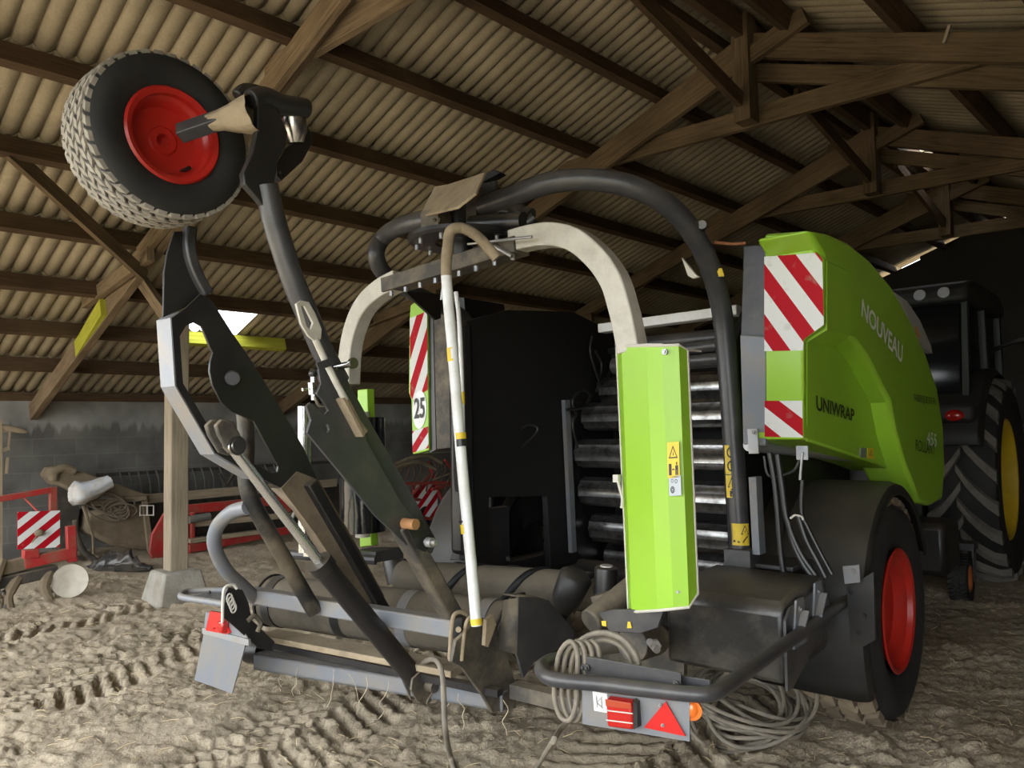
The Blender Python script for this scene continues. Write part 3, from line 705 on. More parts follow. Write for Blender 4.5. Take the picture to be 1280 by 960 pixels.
clipboard('hazard_foil', [(956, 546), (956, 501), (1003, 501), (1004, 547)], FQ, stripes('cover foil low', .80, 1.05, .10), cov, ((956, 547), (1004, 547), (1004, 501), (956, 501)))
TL = LA + .004
text_on('lettering', 'NOUVEAU', P_([(1075.5, 395), (1127, 455), (1128, 432), (1077, 373)], L=TL), TXTW, cov)
text_on('lettering', 'FABRIQUE EN FR', P_([(1142, 503), (1169, 508), (1169, 498), (1142, 492)], L=TL), TXTB, cov, narrow=.0)
text_on('lettering', '455', P_([(1158, 556), (1170, 559), (1170, 543), (1158, 538)], L=TL), TXTW, cov, narrow=.0)
text_on('lettering', 'ROLLANT', P_([(1144, 563), (1168, 569), (1168, 556), (1144, 549)], L=TL), TXTB, cov, narrow=.0)
text_on('lettering', 'UNIWRAP', P_([(1020, 513), (1067, 527), (1067.5, 512), (1019.5, 494)], L=LB + .004), TXTB, cov)
sticker('warning_label', P_([(1075, 572), (1082, 572), (1082, 560), (1075, 560)], L=LB + .003), GALV, cov)
sticker('warning_label', P_([(1084, 573), (1092, 574), (1092, 560), (1084, 560)], L=LB + .003), YEL, cov, tri_marks(.2, .3, .6, .5))
# grey upright sheet beside the cover, lock tab, cross shaft below
mb = MB(); mb.slab(P_([(929, 307), (957, 305), (958, 430), (958, 556), (934, 556), (925, 430)], F=FQ + .03), (0, .012, 0)); mb.build('upright_sheet', GRY, R_, bevel=.006)
mb = MB(); mb.slab(P_([(925, 418), (957, 420), (957, 558), (929, 556)], F=FQ + .0), (0, .03, 0)); mb.build('upright_sheet', GRY2, R_, bevel=.006)
mb = MB(); mb.beam(u(941, 536, F=FQ - .02), u(943, 567, F=FQ - .02), .045, .015, (0, 1, 0)); mb.bolt(u(941, 540, F=FQ - .03), (0, -1, 0), .012); mb.rod(u(936, 556, F=FQ), u(1080, 572, L=1.2), .03); mb.rod(u(1003, 565, F=FQ), u(1000, 600, F=FQ), .006)
mb.box(u(1003, 566, F=FQ + .01), (.05, .012, .06)); mb.build('latch', GALV, R_)
mb = MB(); mb.slab([(.95, -.4, .9), (.95, .7, .9), (.95, .7, 1.5), (.95, -.4, 1.5)], (.04, 0, 0)); mb.build('inner_frame', BLK, R_)
mb = MB(); mb.beam(u(944, 596, F=-.72), u(949, 692, F=-.72), .035, .07, (0, 1, 0)); mb.build('frame_bar', GRY2, R_)

# ---- left side cover seen edge on, with the speed roundel
FL = u(536, 480, L=-1.12).y
box = ((514, 567), (536, 563), (536, 384), (512, 396))
lp = P_([(512, 396), (513, 382), (518, 378), (533, 388), (534, 396), (536, 563), (516, 568), (514, 500), (511, 492)], F=FL)
mb = MB(); mb.slab(lp, (0, .03, 0)); lc = mb.build('side_cover', GREEN, R_, bevel=.004)
mb = MB(); mb.slab([(p.x - .02, FL + .03, p.z) for p in lp], (0, 1.3, 0)); mb.build('cover_body', GREEN, lc)
clipboard('hazard_foil', [(513, 494), (512.5, 398), (534, 389), (535, 487), (516, 500)], FL, stripes('left foil', -.55, 2.4, .25), lc, ((512, 497), (535, 490), (534, 390), (512, 399)))
clipboard('hazard_foil', [(516, 566), (515.5, 539), (535.5, 533), (536, 560)], FL, stripes('left foil low', -1.0, 1.1, .2), lc, ((516, 566), (536, 561), (535.5, 533), (515.5, 539)))
cc = P_([(524.8, 512), (533.6, 510), (524.8, 486)], F=FL)
mb = MB(); mb.face([mb.bm.verts.new(cc[0] + V((0, -.004, 0)) + (cc[1] - cc[0]) * cos(a * pi / 14) + (cc[2] - cc[0]) * .92 * sin(a * pi / 14)) for a in range(28)]); mb.build('speed_roundel', WHT, lc, flat=True)
text_on('lettering', '25', P_([(518, 524), (531, 522), (531, 496), (518, 498)], F=FL - .005), TXTB, lc)
mb = MB(); mb.slab(P_([(536, 388), (560, 384), (566, 560), (540, 562)], F=FL + .02), (0, .03, 0)); mb.build('upright_sheet', DSTEEL, R_, bevel=.004)
mb = MB(); mb.slab(P_([(536, 390), (541, 388), (545, 562), (537, 566)], F=FL + .015), (0, .2, 0)); mb.build('sheet_edge', BLK, R_)
mb = MB(); mb.slab(P_([(566, 372), (580, 372), (604, 680), (578, 690)], F=-.62), (0, .4, 0)); mb.build('tailgate_post', BLK, R_)
mb = MB(); mb.beam(u(600, 590, F=-.62), u(640, 591, F=-.55), .06, .14); mb.box(u(618, 578, F=-.65), (.10, .05, .26)); mb.bolt(u(620, 568, F=-.68), (0, -1, 0)); mb.bolt(u(620, 590, F=-.68), (0, -1, 0)); mb.build('cross_member', BLK3, R_, bevel=.005)
mb = MB(); mb.tube(smooth(P_([(622, 565), (640, 545), (660, 532), (672, 538), (650, 560), (630, 572)], F=-.5)), .008, 8); mb.tube(smooth(P_([(612, 592), (614, 620), (613, 660), (608, 672)], F=-.7)), .014, 8); mb.build('wiring', BHOSE, R_)

# ---- wrapping arch
AR = .049
path = smooth([u(927, 716, F=-.70), u(917, 560, F=-.70), u(907, 430, F=-.72), u(898, 368, F=-.80), u(878, 312, F=-.98), u(845, 266, F=-1.18), u(800, 237, F=-1.35), (u(745, 225, F=-1.46)), u(690, 228, F=-1.52), u(640, 245, F=-1.55), u(592, 262, F=-1.55), u(545, 272, F=-1.52), u(505, 281, F=-1.48), u(480, 296, L=-.88), u(470, 318, L=-.91), u(481, 343, L=-.93), u(510, 362, L=-.93), u(548, 380, L=-.92), u(578, 398, L=-.91), u(590, 430, L=-.90), u(592, 520, L=-.90), u(590, 700, L=-.90)], 8)
arch = MB().tube(path, AR, 22).build('wrapping_arch', GRY, R_)
mb = MB(); mb.tube(smooth([u(668, 272, F=-1.52), u(655, 281, F=-1.54), u(625, 292, F=-1.55)]), .03, 12); mb.build('arch_stub', BLK, arch)
mb = MB(); mb.slab(P_([(505, 363), (552, 368), (551, 398), (545, 400)], L=-.86), (-.02, 0, 0)); mb.build('gusset_plate', BLK, arch)
mb = MB(); mb.slab(P_([(852, 322), (870, 344), (874, 346), (866, 348), (860, 345)], F=-1.0), (0, .02, 0)); mb.build('arch_tab', PALE, arch)
mb = MB(); c = u(876, 288, F=-1.03); mb.rod(c, c + V((.03, -.05, .01)), .022, 14); mb.build('work_lamp', BLK, arch); MB().rod(c + V((.03, -.05, .01)), c + V((.033, -.055, .011)), .020, 14).build('lamp_lens', GALV, arch)
mb = MB(); mb.tube([u(893, 303, F=-.8), u(915, 305, F=-.75), u(933, 304, F=-.75)], .008, 8); mb.build('wire_stub', mat('rusty wire', (.30, .12, .05), .7), arch)
def on_tube(px0, py0, px1, py1, wpx, F, m, marks, name='warning_label', nseg=7, parent=None):
    """curved sticker wrapped on the front of an upright tube"""
    top, bot = u(px0, py0, F=F), u(px1, py1, F=F); ax = (bot - top).normalized()
    view = (V((2.45, -4.22, 0)) - V((top.x, top.y, 0))).normalized(); sd = view.cross(V((0, 0, 1))).normalized()
    rows = []
    for t in (0, 1):
        p = top.lerp(bot, t); rows.append([p + (view * cos(a) - sd * sin(a) * 1) * (AR + .0025) for a in [(-.5 + k / nseg) * wpx for k in range(nseg + 1)]])
    o = MB().grid(rows).build(name, m, parent or arch, ang=80)
    if marks:
        mb = MB()
        for poly in marks:
            vs = []
            for a_, b_ in poly:
                p = bot.lerp(top, b_); an = (-.5 + (a_)) * wpx; vs.append(mb.bm.verts.new(p + (view * cos(an) - sd * sin(an)) * (AR + .0042)))
            mb.face(vs)
        mb.build('pictogram', TXTB, o, flat=True)
    return o
cm = ring_marks(.5, .75, .32, .19) + ring_marks(.5, .28, .32, .19, a0=.4, a1=2.1) + [[(.45, .15), (.55, .15), (.55, .42), (.45, .42)]]
on_tube(913, 556, 914.5, 592, 1.15, -.70, YEL, cm)
on_tube(914.6, 593, 916, 621, 1.15, -.70, YEL, tri_marks(.15, .45, .7, .5) + man_marks(.3, .05, .35, .35))
on_tube(925, 653, 926, 680, 1.7, -.70, YEL, tri_marks(.52, .5, .45, .45) + frame_marks(.05, .08, .95, .95, .02) + [[(.1, .15), (.45, .12), (.45, .2), (.1, .25)], [(.6, .1), (.9, .4), (.9, .48), (.6, .18)]])
on_tube(899, 338, 902, 348, .5, -.86, YEL, [])
on_tube(588, 566, 588, 600, 1.3, -.62, YEL, man_marks(.2, .6, .6, .3) + man_marks(.2, .1, .6, .3))
# arch foot
mb = MB(); mb.beam(u(927, 685, F=-.72), u(929, 722, F=-.72), .13, .12, (0, 1, 0)); mb.slab(P_([(896, 722), (940, 722), (940, 684), (912, 684)], F=-.66), (0, .02, 0)); mb.slab([(.85, -.72, .86), (1.15, -.72, .86), (1.15, -.45, .86), (.85, -.45, .86)], (0, 0, .02)); mb.build('arch_foot', GRY, R_, bevel=.004)
mb = MB(); mb.slab(P_([(562, 700), (578, 640), (604, 630), (635, 702)], F=-.64), (0, .03, 0)); mb.build('arch_foot', GRY, R_, bevel=.004)

# ---- rotor head: cover plate, gearbox, ring and cross bar
HF = -1.58
hub = V((u(578, 300, F=HF).x, HF, u(578, 303, F=HF).z))
pl0 = u(560, 245, F=HF - .12); nn = V((-.25, -.75, .62)).normalized()
mb = MB(); mb.slab([u(x, y, pl=(pl0, nn)) for x, y in ((525, 269), (543, 233), (560, 230), (606, 215), (594, 241), (571, 259), (527, 270))], -nn * .012)
hcov = mb.build('head_cover', DUST, R_, bevel=.003)
mb = MB(); mb.slab(P_([(593, 231), (619, 226), (620, 243), (593, 252)], F=HF + .02), (0, .02, 0)); mb.build('head_flap', GRY, hcov); mb = MB(); mb.slab(P_([(596, 222), (618, 212), (625, 216), (598, 231)], F=HF + .02), (0, .05, 0)); mb.build('head_lid', BLK, hcov, bevel=.003)
mb = MB(); mb.box(u(548, 276, F=HF - .05), (.12, .12, .09)); mb.box(u(594, 262, F=HF + .05), (.14, .14, .16))
for x in (544, 550): mb.bolt(u(x, 275, F=HF - .11), (0, -1, 0), .010)
mb.build('gearbox', DSTEEL, R_, bevel=.012)
mb = MB(); mb.rod(hub + V((0, 0, -.1)), hub + V((0, 0, .24)), .05, 18); mb.rod(u(655, 276, F=HF), u(590, 280, F=HF), .04); mb.ball(u(648, 268, F=HF + .05), .05); mb.rod(u(665, 268, F=HF + .05), u(625, 262, F=HF + .05), .028); mb.build('rotor_motor', BLK, R_)
mb = MB(); mb.lathe([(0, .13), (0, .25), (.012, .262), (.030, .262), (.03, .24), (.012, .235), (.012, .13)], hub + V((0, 0, -.005)), (0, 0, 1), 48, closed=True); ring = mb.build('rotor_ring', BLK, R_)
for k in range(10):
    a = 2 * pi * k / 10; MB().rod(hub + V((.22 * cos(a), .22 * sin(a), -.03)), hub + V((.22 * cos(a), .22 * sin(a), .0)), .010, 8).build('ring_bolt', GALV, ring)
a, c = u(486, 358, F=HF), u(652, 307, F=HF)
bar = MB().beam(a, c, .11, .075).build('rotor_bar', DSTEEL, R_, bevel=.004)
for t in (.06, .18, .3, .42, .6, .72, .85, .97):
    p = a.lerp(c, t) + V((0, -.03, -.04)); MB().rod(p, p + V((0, 0, -.025)), .011, 6).build('bar_bolt', GALV, bar)
mb = MB(); mb.rod(u(605, 300, F=HF - .06), u(640, 320, F=HF - .06), .01); mb.rod(u(585, 305, F=HF - .1), u(665, 296, F=HF - .1), .006); mb.rod(u(555, 350, F=HF - .08), u(552, 375, F=HF - .08), .008)
mb.build('sensor_rod', GALV, bar)
# swinging film arms (rectangular tube)
def arm(px, F):
    ps = smooth(P_(px, F=F), 7); w, h = .050, .042
    return MB().sweep([(-w, -h), (w, -h), (w, h), (-w, h)], ps, (0, 1, 0)).build('film_arm', ARMG, R_, bevel=.006)
a1 = arm([(642, 303), (665, 297), (692, 294), (722, 301), (750, 324), (769, 352), (779, 383), (785, 408), (791, 440)], HF)
a2 = arm([(500, 350), (478, 362), (458, 381), (445, 408), (438, 440), (436, 480)], HF)

# ---- film dispensers
def dispenser(px_cols, ys, Fs):
    rows = []
    for y_, k in ((0, 0), (1, 1)):
        rows.append([u(px_cols[i][k], ys[k][i], F=Fs[i]) for i in range(len(Fs))])
    return rows
Fs = [HF + .03, HF - .03, HF - .075, HF - .085, HF - .06, HF - .0]
rows = dispenser([(771, 786), (777, 790), (808, 822), (827, 842), (848, 861), (859, 872)], ([434, 433, 432, 432, 431, 438], [764, 765, 763, 761, 759, 742]), Fs)
# keep the sheet prismatic: same plan outline top and bottom
mb = MB(); mb.grid([rows[0], rows[1]]); fc = mb.build('film_cover', GREEN, R_, solid=.004, flat=True)
mb = MB(); t0 = [p + V((0, 0, .004)) for p in rows[0]]; mb.tube([rows[1][0]] + rows[0] + [rows[1][-1]] + rows[1][::-1], .006, 6); mb.build('cover_rim', PALE, fc)
top = rows[0]; mb = MB(); mb.slab([top[0], top[2], top[3], top[5], V((top[5].x, HF + .12, top[5].z)), V((top[0].x, HF + .12, top[0].z))], (0, 0, .008)); mb.build('cover_top', ARMG, fc)
for q in (u(832, 440, F=HF - .085), u(849, 739, F=HF - .065)): MB().bolt(q, (0, -1, 0), .012).build('cover_bolt', GALV, fc)
sticker('warning_label', [u(x, y, F=HF - .086) for x, y in ((835, 598), (850, 597), (849, 552), (834, 553))], YEL, fc, tri_marks(.12, .55, .76, .36) + [[(.12, .08), (.35, .08), (.35, .4), (.12, .4)], [(.4, .22), (.58, .22), (.58, .26), (.4, .26)]] + man_marks(.66, .08, .26, .36))
sticker('warning_label', [u(x, y, F=HF - .086) for x, y in ((837, 620), (852, 619), (851, 594), (836, 595))], mat('grey label', (.42, .46, .50), .5), fc, ring_marks(.3, .3, .18, .18, .3, 0, 2) + ring_marks(.3, .3, .1, .1, .4, 0, 2) + ring_marks(.62, .72, .12, .1, .3, 0, 2) + ring_marks(.3, .75, .1, .1, .3, 0, 2))
mb = MB(); mb.box(u(771, 598, F=HF), (.025, .02, .03)); mb.tube(smooth(P_([(772, 600), (776, 615), (778, 625), (777, 635)], F=HF - .02)), .006, 8); mb.build('film_hook', PALE, fc)
a, c = u(871, 470, F=HF + .12), u(884, 722, F=HF + .12)
def film(a, c, r):
    mb = MB(); n = 40; rows = []
    for i in range(14):
        p = a.lerp(c, i / 13); rows.append([p + V((cos(k * 2 * pi / n), sin(k * 2 * pi / n), 0)) * (r + .004 * noise.noise(V((k * .9, i * .35, r * 9)))) for k in range(n)])
    mb.grid(rows, closed=True); mb.face([v for v in [mb.bm.verts.new(p) for p in rows[0]]]); mb.face([v for v in [mb.bm.verts.new(p) for p in rows[-1]]][::-1])
    return mb
def film_roll(a, c, r, label):
    o = film(a, c, r).build('film_roll', FILM, None); o.matrix_world = BAL.M
    tag(o, label, 'film roll', 'black wrapping film rolls'); d = (c - a).normalized()
    q = MB().rod(a - d * .03, c + d * .03, .04, 14).build('roll_core', PALE, o); return o
film_roll(V((.93, HF + .10, 1.72)), V((.93, HF + .10, .93)), .085, 'black film roll behind the front green film cover')
a, c = u(412, 512, L=-.80), u(410, 690, L=-.80)
film_roll(V((-.80, HF - .02, 1.60)), V((-.80, HF - .02, 1.0)), .12, 'black film roll in the left dispenser behind the raised arms')
mb = MB(); mb.slab(P_([(447, 487), (459, 486), (464, 682), (450, 684)], F=HF + .08), (0, .05, 0)); mb.build('film_cover', GREEN, R_, bevel=.004)
mb = MB(); mb.rod(u(380, 508, F=HF - .25), u(381, 690, F=HF - .25), .035, 16); mb.beam(u(386, 640, F=HF - .2), u(388, 695, F=HF - .2), .05, .05, (0, 1, 0)); mb.build('stretch_roller', SILV, R_)
mb = MB(); mb.rod(u(350, 692, F=HF - .25), u(470, 700, F=HF + .0), .025, 10); mb.slab(P_([(430, 690), (470, 690), (468, 704), (430, 706)], F=HF), (0, .2, 0)); mb.build('dispenser_base', GRY, R_)

# ---- white guard poles
PF = -1.86
a = P_([(596, 782), (590, 715), (583, 640), (574, 540), (566, 440), (558, 345), (560, 305), (564, 288), (570, 283), (580, 293), (592, 316)], F=PF)
for i, p in enumerate(a[-3:]): p.y += .05 * (i + 1)
pole = MB().tube(smooth(a, 5), .0235, 16).build('guard_pole', WHT, R_)
MB().tube(smooth(a, 5)[-26:], .0238, 16).build('dusty_top', DUST, pole)
def band(px0, py0, px1, py1, m, F=PF, r=.0245, name='band'): return MB().rod(u(px0, py0, F=F), u(px1, py1, F=F), r, 16).build(name, m, pole)
band(565.2, 435, 566.6, 452, YEL); band(575.2, 541, 575.9, 549, YEL); band(575.9, 549, 576.8, 558, BLK); band(580.8, 650, 581.2, 653, BLK); band(582, 655, 583.5, 667, YEL); band(595, 773, 596.2, 781, YEL)
mb = MB(); mb.tube(smooth(P_([(570, 365), (574, 400), (577, 470), (579, 560)], F=-1.4)), .012, 12); pole2 = mb.build('guard_pole', WHT, R_)
MB().rod(u(577.5, 490, F=-1.4), u(578.2, 505, F=-1.4), .013, 12).build('band', YEL, pole2)
# ================================================================== raised tipping arms with the support wheel
LL, LC, LR, LW = -.45, -.27, .07, -.21           # left arm, ram, right arm, wheel face
# ---- left arm: plate ring with a wrapped edge strip, gusset, curved bar, channel
ring_o = [(251, 367), (265, 375), (276, 393), (290, 415), (312, 447), (345, 500), (380, 560), (397, 600), (374, 614), (356, 612), (305, 588), (269, 566), (220, 482), (214, 398), (232, 385)]
ring_i = [(243, 403), (252, 408), (257, 420), (263, 435), (266, 441), (263, 452), (262, 464), (266, 482), (277, 503), (290, 515), (303, 520), (318, 527), (326, 542), (334, 557), (348, 583), (347, 590), (340, 591), (325, 583), (306, 577), (276, 558), (229, 479), (225, 420), (233, 407)]
mb = MB(); mb.slab(P_(ring_o, L=LL), (-.014, 0, 0), [P_(ring_i, L=LL)]); larm = mb.build('tipping_arm', BLK, R_, bevel=.002)
mb = MB(); ed = P_([(322, 598), (304, 588), (269, 567), (220, 482), (214.3, 398), (224, 391)], L=LL - .005)
rows = [[p + V((d, 0, 0)) for p in ed] for d in (.0, -.115)]
mb.grid(rows); mb.build('edge_strip', STRIP, larm, solid=.010, flat=True)
mb = MB(); mb.slab(P_([(218, 289), (228, 289), (230, 320), (238, 345), (250, 367), (232, 384), (204, 397), (205, 340), (209, 316)], L=LL - .03), (-.012, 0, 0)); mb.build('gusset', BLK2, larm, bevel=.003)
mb = MB(); mb.sweep([(-.022, -.022), (.022, -.022), (.022, .022), (-.022, .022)], smooth(P_([(238, 284), (236, 305), (239, 325), (247, 346), (259, 368)], L=LL - .02), 5), (1, 0, 0)); mb.build('curved_bar', GRY, larm, bevel=.008)
mb = MB(); mb.rod(u(291, 473, L=LL - .02), u(291, 473, L=LL + .03), .033, 20); mb.build('pivot_pin', BLK, larm, bevel=.006)
mb = MB(); a = P_([(372, 590), (398, 600), (440, 672), (480, 745), (462, 757), (438, 735), (395, 668), (352, 611)], L=LL + .01); mb.slab(a, (-.012, 0, 0))
a2_ = P_([(352, 611), (380, 640), (438, 735), (460, 756)], L=LL - .005); mb.grid([[p for p in a2_], [p + V((-.08, .0, .0)) for p in a2_]]); mb.build('arm_channel', mat('mud smeared steel', (.17, .13, .085), .9, dirt=(.06, .05, .038), damt=.9, dscale=6, bump=.25), larm, solid=.004)
mb = MB(); mb.beam(u(385, 603, L=LL + .015), u(482, 770, L=LL + .015), .05, .075, (1, 0, 0)); mb.build('arm_tail', BLK, larm, bevel=.006)
# ---- hydraulic ram
a, c, d, e = u(286, 554, L=LC - .02), u(402, 706, L=LC), u(399, 702, L=LC), u(527, 858, L=LC + .04)
ram = MB().rod(c, e, .047, 20).build('ram_barrel', BLK, R_, bevel=.004)
mb = MB(); mb.rod(a, c, .021, 16); mb.build('ram_rod', mat('chromed rod', (.72, .73, .74), .2, metal=.9), ram)
mb = MB(); dd = (e - c).normalized(); mb.lathe([(-.02, .022), (-.02, .055), (.025, .055), (.03, .047)], c, dd, 20); mb.build('ram_gland', BLK, ram)
mb = MB(); t = u(273, 531, L=LC - .02); q = u(284, 555, L=LC - .02)
for s_ in (-.035, .035): mb.slab([p + V((s_ - .012, 0, 0)) for p in P_([(262, 532), (270, 524), (284, 527), (294, 545), (300, 560), (292, 570), (279, 566), (266, 545)], L=LC - .02)], (.024, 0, 0))
mb.build('clevis', DSTEEL, ram, bevel=.006)
mb = MB(); p = u(287, 557, L=LC - .02); mb.rod(p + V((-.07, 0, 0)), p + V((.065, 0, 0)), .024, 16); mb.lathe([(.045, .024), (.045, .036), (.06, .036), (.06, .024)], p, (1, 0, 0), 20); mb.build('clevis_pin', SILV, ram)
mb = MB(); mb.slab(P_([(514, 848), (527, 836), (545, 838), (548, 862), (533, 880), (520, 876), (512, 862)], L=LC + .09), (.012, 0, 0)); mb.slab(P_([(500, 845), (516, 835), (532, 845), (526, 872), (512, 874)], L=LC - .02), (.012, 0, 0)); p = u(534, 857, L=LC + .10); mb.rod(p, p + V((.05, 0, 0)), .024, 14); mb.tube(smooth([p + V((.03, .0, -.03)), p + V((.04, -.04, -.06)), p + V((.04, .02, -.075)), p + V((.04, .05, -.03))]), .005, 6); mb.build('ram_bracket', DSTEEL, ram, bevel=.003)
# ---- guard tubes at the left
T1L = -.68
p0 = P_([(300, 470), (306, 520), (308, 560), (307, 590), (312, 620), (330, 655), (393, 764)], L=T1L)
mb = MB(); mb.tube(smooth(p0[:6], 6) + [p0[6]], .037, 16); gt = mb.build('guard_tube', mat('muddy black tube', (.014, .014, .014), .45, dirt=(.16, .125, .08), damt=.85, dscale=4.5, bump=.1), R_)
mid = u(310, 634, L=T1L)
lp = [mid, u(290, 640, L=-.80), u(272, 658, L=-.95), u(268, 682, L=-1.02), u(282, 712, L=-1.08), u(303, 732, L=-1.12), u(322, 750, L=-1.15)]
MB().tube(smooth(lp, 7), .033, 16).build('guard_loop', GRY2, R_)
# ---- right arm
mb = MB(); hp = P_([(322, 122), (337, 122), (352, 146), (360, 166), (358, 182), (348, 200), (344, 222), (343, 250), (330, 258), (322, 248), (306, 230), (304, 216), (316, 190), (322, 160)], L=LR); mb.slab(hp, (-.03, 0, 0)); rarm = mb.build('tipping_arm', BLK2, R_, bevel=.004)
MB().tube(smooth(P_([(333, 232), (341, 270), (353, 310), (367, 352), (385, 395), (404, 440), (424, 478)], L=LR - .015), 5), .042, 20).build('arm_tube', GRY, rarm)
pa = [(398, 462), (412, 456), (424, 480), (440, 514), (457, 548), (500, 625), (537, 672), (541, 688), (533, 697), (519, 691), (470, 645), (425, 590), (384, 541), (389, 525), (383, 508), (388, 503), (397, 510), (406, 519), (411, 513), (403, 500), (396, 492), (401, 480)]
hole = [(406, 531), (410, 530), (412, 537), (410, 541), (406, 539)]
mb = MB(); mb.slab(P_(pa, L=LR + .03), (-.014, 0, 0), [P_(hole, L=LR + .03)]); mb.build('latch_plate', GRY, rarm, bevel=.002)
mb = MB(); mb.slab(P_([(406, 440), (424, 452), (438, 482), (470, 540), (512, 612), (546, 676), (540, 692), (526, 680), (470, 590), (420, 490)], L=LR - .02), (-.016, 0, 0)); mb.build('back_plate', GRY, rarm, bevel=.002)
mb = MB(); mb.beam(u(500, 655, L=LR), u(580, 796, L=LR), .075, .075, (1, 0, 0)); mb.build('arm_tail', DSTEEL, rarm, bevel=.01)
mb = MB(); mb.slab(P_([(368, 380), (374, 376), (384, 378), (392, 392), (400, 412), (399, 424), (393, 428), (383, 420), (374, 405)], L=LR + .05), (.012, 0, 0), [P_([(374, 383), (378, 382), (389, 404), (386, 413), (381, 408)], L=LR + .05)]); mb.tube(P_([(394, 424), (406, 450), (422, 482), (432, 500)], L=LR + .055), .013, 10)
mb.build('turnbuckle', ARMG, rarm, bevel=.002)
mb = MB(); mb.tube(smooth(P_([(426, 490), (432, 500), (440, 515), (448, 530), (456, 540)], L=LR + .05)), .014, 10); mb.beam(u(425, 498, L=LR + .05), u(450, 545, L=LR + .05), .012, .05, (1, 0, 0)); mb.build('latch_grip', DUST, rarm)
mb = MB(); mb.slab(P_([(394, 454), (413, 447), (416, 456), (398, 463)], L=LR + .065), (.008, 0, 0)); mb.build('strap_band', GRY, rarm)
mb = MB(); p = u(420, 459, L=LR + .03); mb.rod(p, p + V((.09, .01, .01)), .012, 12); mb.rod(p + V((.08, .01, .01)), p + V((.095, .01, .01)), .020, 12)
mb.build('cross_pin', SILV, rarm); mb = MB()
mb.rod(u(391, 466, L=LR), u(392, 500, L=LR), .010, 10); mb.rod(u(390, 478, L=LR), u(391, 493, L=LR), .016, 12); mb.rod(u(378, 487, L=LR), u(384, 486, L=LR), .006); mb.tube(smooth(P_([(393, 495), (398, 506), (404, 507)], L=LR + .01)), .006); mb.build('spring_pin', SILV, rarm); MB().ball(u(391, 467, L=LR), .016, 8).build('pin_knob', BLK, rarm)
mb = MB(); p = u(505, 654, L=LR + .03); mb.rod(p, p + V((.07, 0, 0)), .022, 14); mb.build('bushing', mat('rusty brass', (.34, .17, .07), .6), rarm)
mb = MB(); p = u(515, 655, L=LR + .04); mb.rod(p, p + V((.05, 0, 0)), .022, 14); mb.slab(P_([(507, 660), (520, 650), (533, 668), (536, 682), (530, 690), (520, 686)], L=LR + .055), (.012, 0, 0)); mb.build('stop_cam', BLK, rarm, bevel=.002)
mb = MB(); p = u(530, 677, L=LR + .06); mb.rod(p, p + V((.07, 0, 0)), .011, 10); mb.lathe([(0, .01), (0, .02), (.03, .02), (.03, .01)], p + V((.02, 0, 0)), (1, 0, 0), 12); mb.build('adjuster_bolt', GALV, rarm)
# head of the right arm: axle, rag, rubber hose end, small lamp
WC = u(219, 168, L=LW)
ax0, ax1 = WC + V((-.02, 0, 0)), u(322, 134, L=LR)
mb = MB(); mb.beam(WC + V((.03, 0, -.005)), WC.lerp(ax1, .55), .052, .052, (0, .5, 1)); mb.build('axle_bar', GRY, rarm, bevel=.004)
mb = MB(); p0, p1 = WC.lerp(ax1, .42), WC.lerp(ax1, .97); rows = []
rr = [.03, .036, .05, .062, .068]
for i in range(5):
    p = p0.lerp(p1, i / 4); x_, y_ = perp((p1 - p0).normalized())
    rows.append([p + (x_ * cos(2 * pi * k / 20) + y_ * sin(2 * pi * k / 20)) * rr[i] * (1 + .22 * noise.noise(V((k * .7, i * .8, 2)))) + V((0, 0, -.02 * i / 4)) for k in range(20)])
mb.grid(rows, closed=True); mb.build('dusty_sleeve', DUST, rarm)
mb = MB(); mb.tube(smooth(P_([(312, 124), (330, 121), (352, 130), (384, 136)], L=LR - .02), 4), .036, 16); mb.tube(smooth(P_([(296, 120), (306, 112), (325, 115), (338, 122)], L=LR - .06), 5), .022, 10); mb.build('rubber_stop', BLK2, rarm, bevel=.006)
mb = MB(); mb.slab(P_([(346, 205), (356, 186), (371, 176), (384, 158), (391, 168), (391, 178), (378, 202), (352, 226), (346, 220)], L=LR - .08), (-.05, 0, 0)); mb.bolt(u(350, 216, L=LR - .08), (1, 0, 0), .007, .004); lampb = mb.build('lamp_bracket', BLK, rarm, bevel=.003)
mb = MB(); c = u(368, 165, L=LR - .07); mb.lathe([(-.04, .0), (-.04, .03), (0, .048), (.05, .05), (.05, .04)], c, (.1, -.2, .9), 20); mb.build('lamp_shell', SILV, rarm)
# ---- the wheel
SW = tyre(R_, WC + V((-.115, 0, 0)), (1, 0, 0), .302, .245, .160, 'support_wheel', 'block', RUBD, RED, rows=8, per=38, rb=.022, hubdepth=.085, th=.0045, tw=(-.49, .43), lipf=.86)
mb = MB(); a_ = radians(-55); mb.rod(WC + V((-.09, .12 * cos(a_) , .12 * sin(a_))), WC + V((-.03, .12 * cos(a_), .12 * sin(a_))), .008, 8); mb.build('valve', BLK, SW)

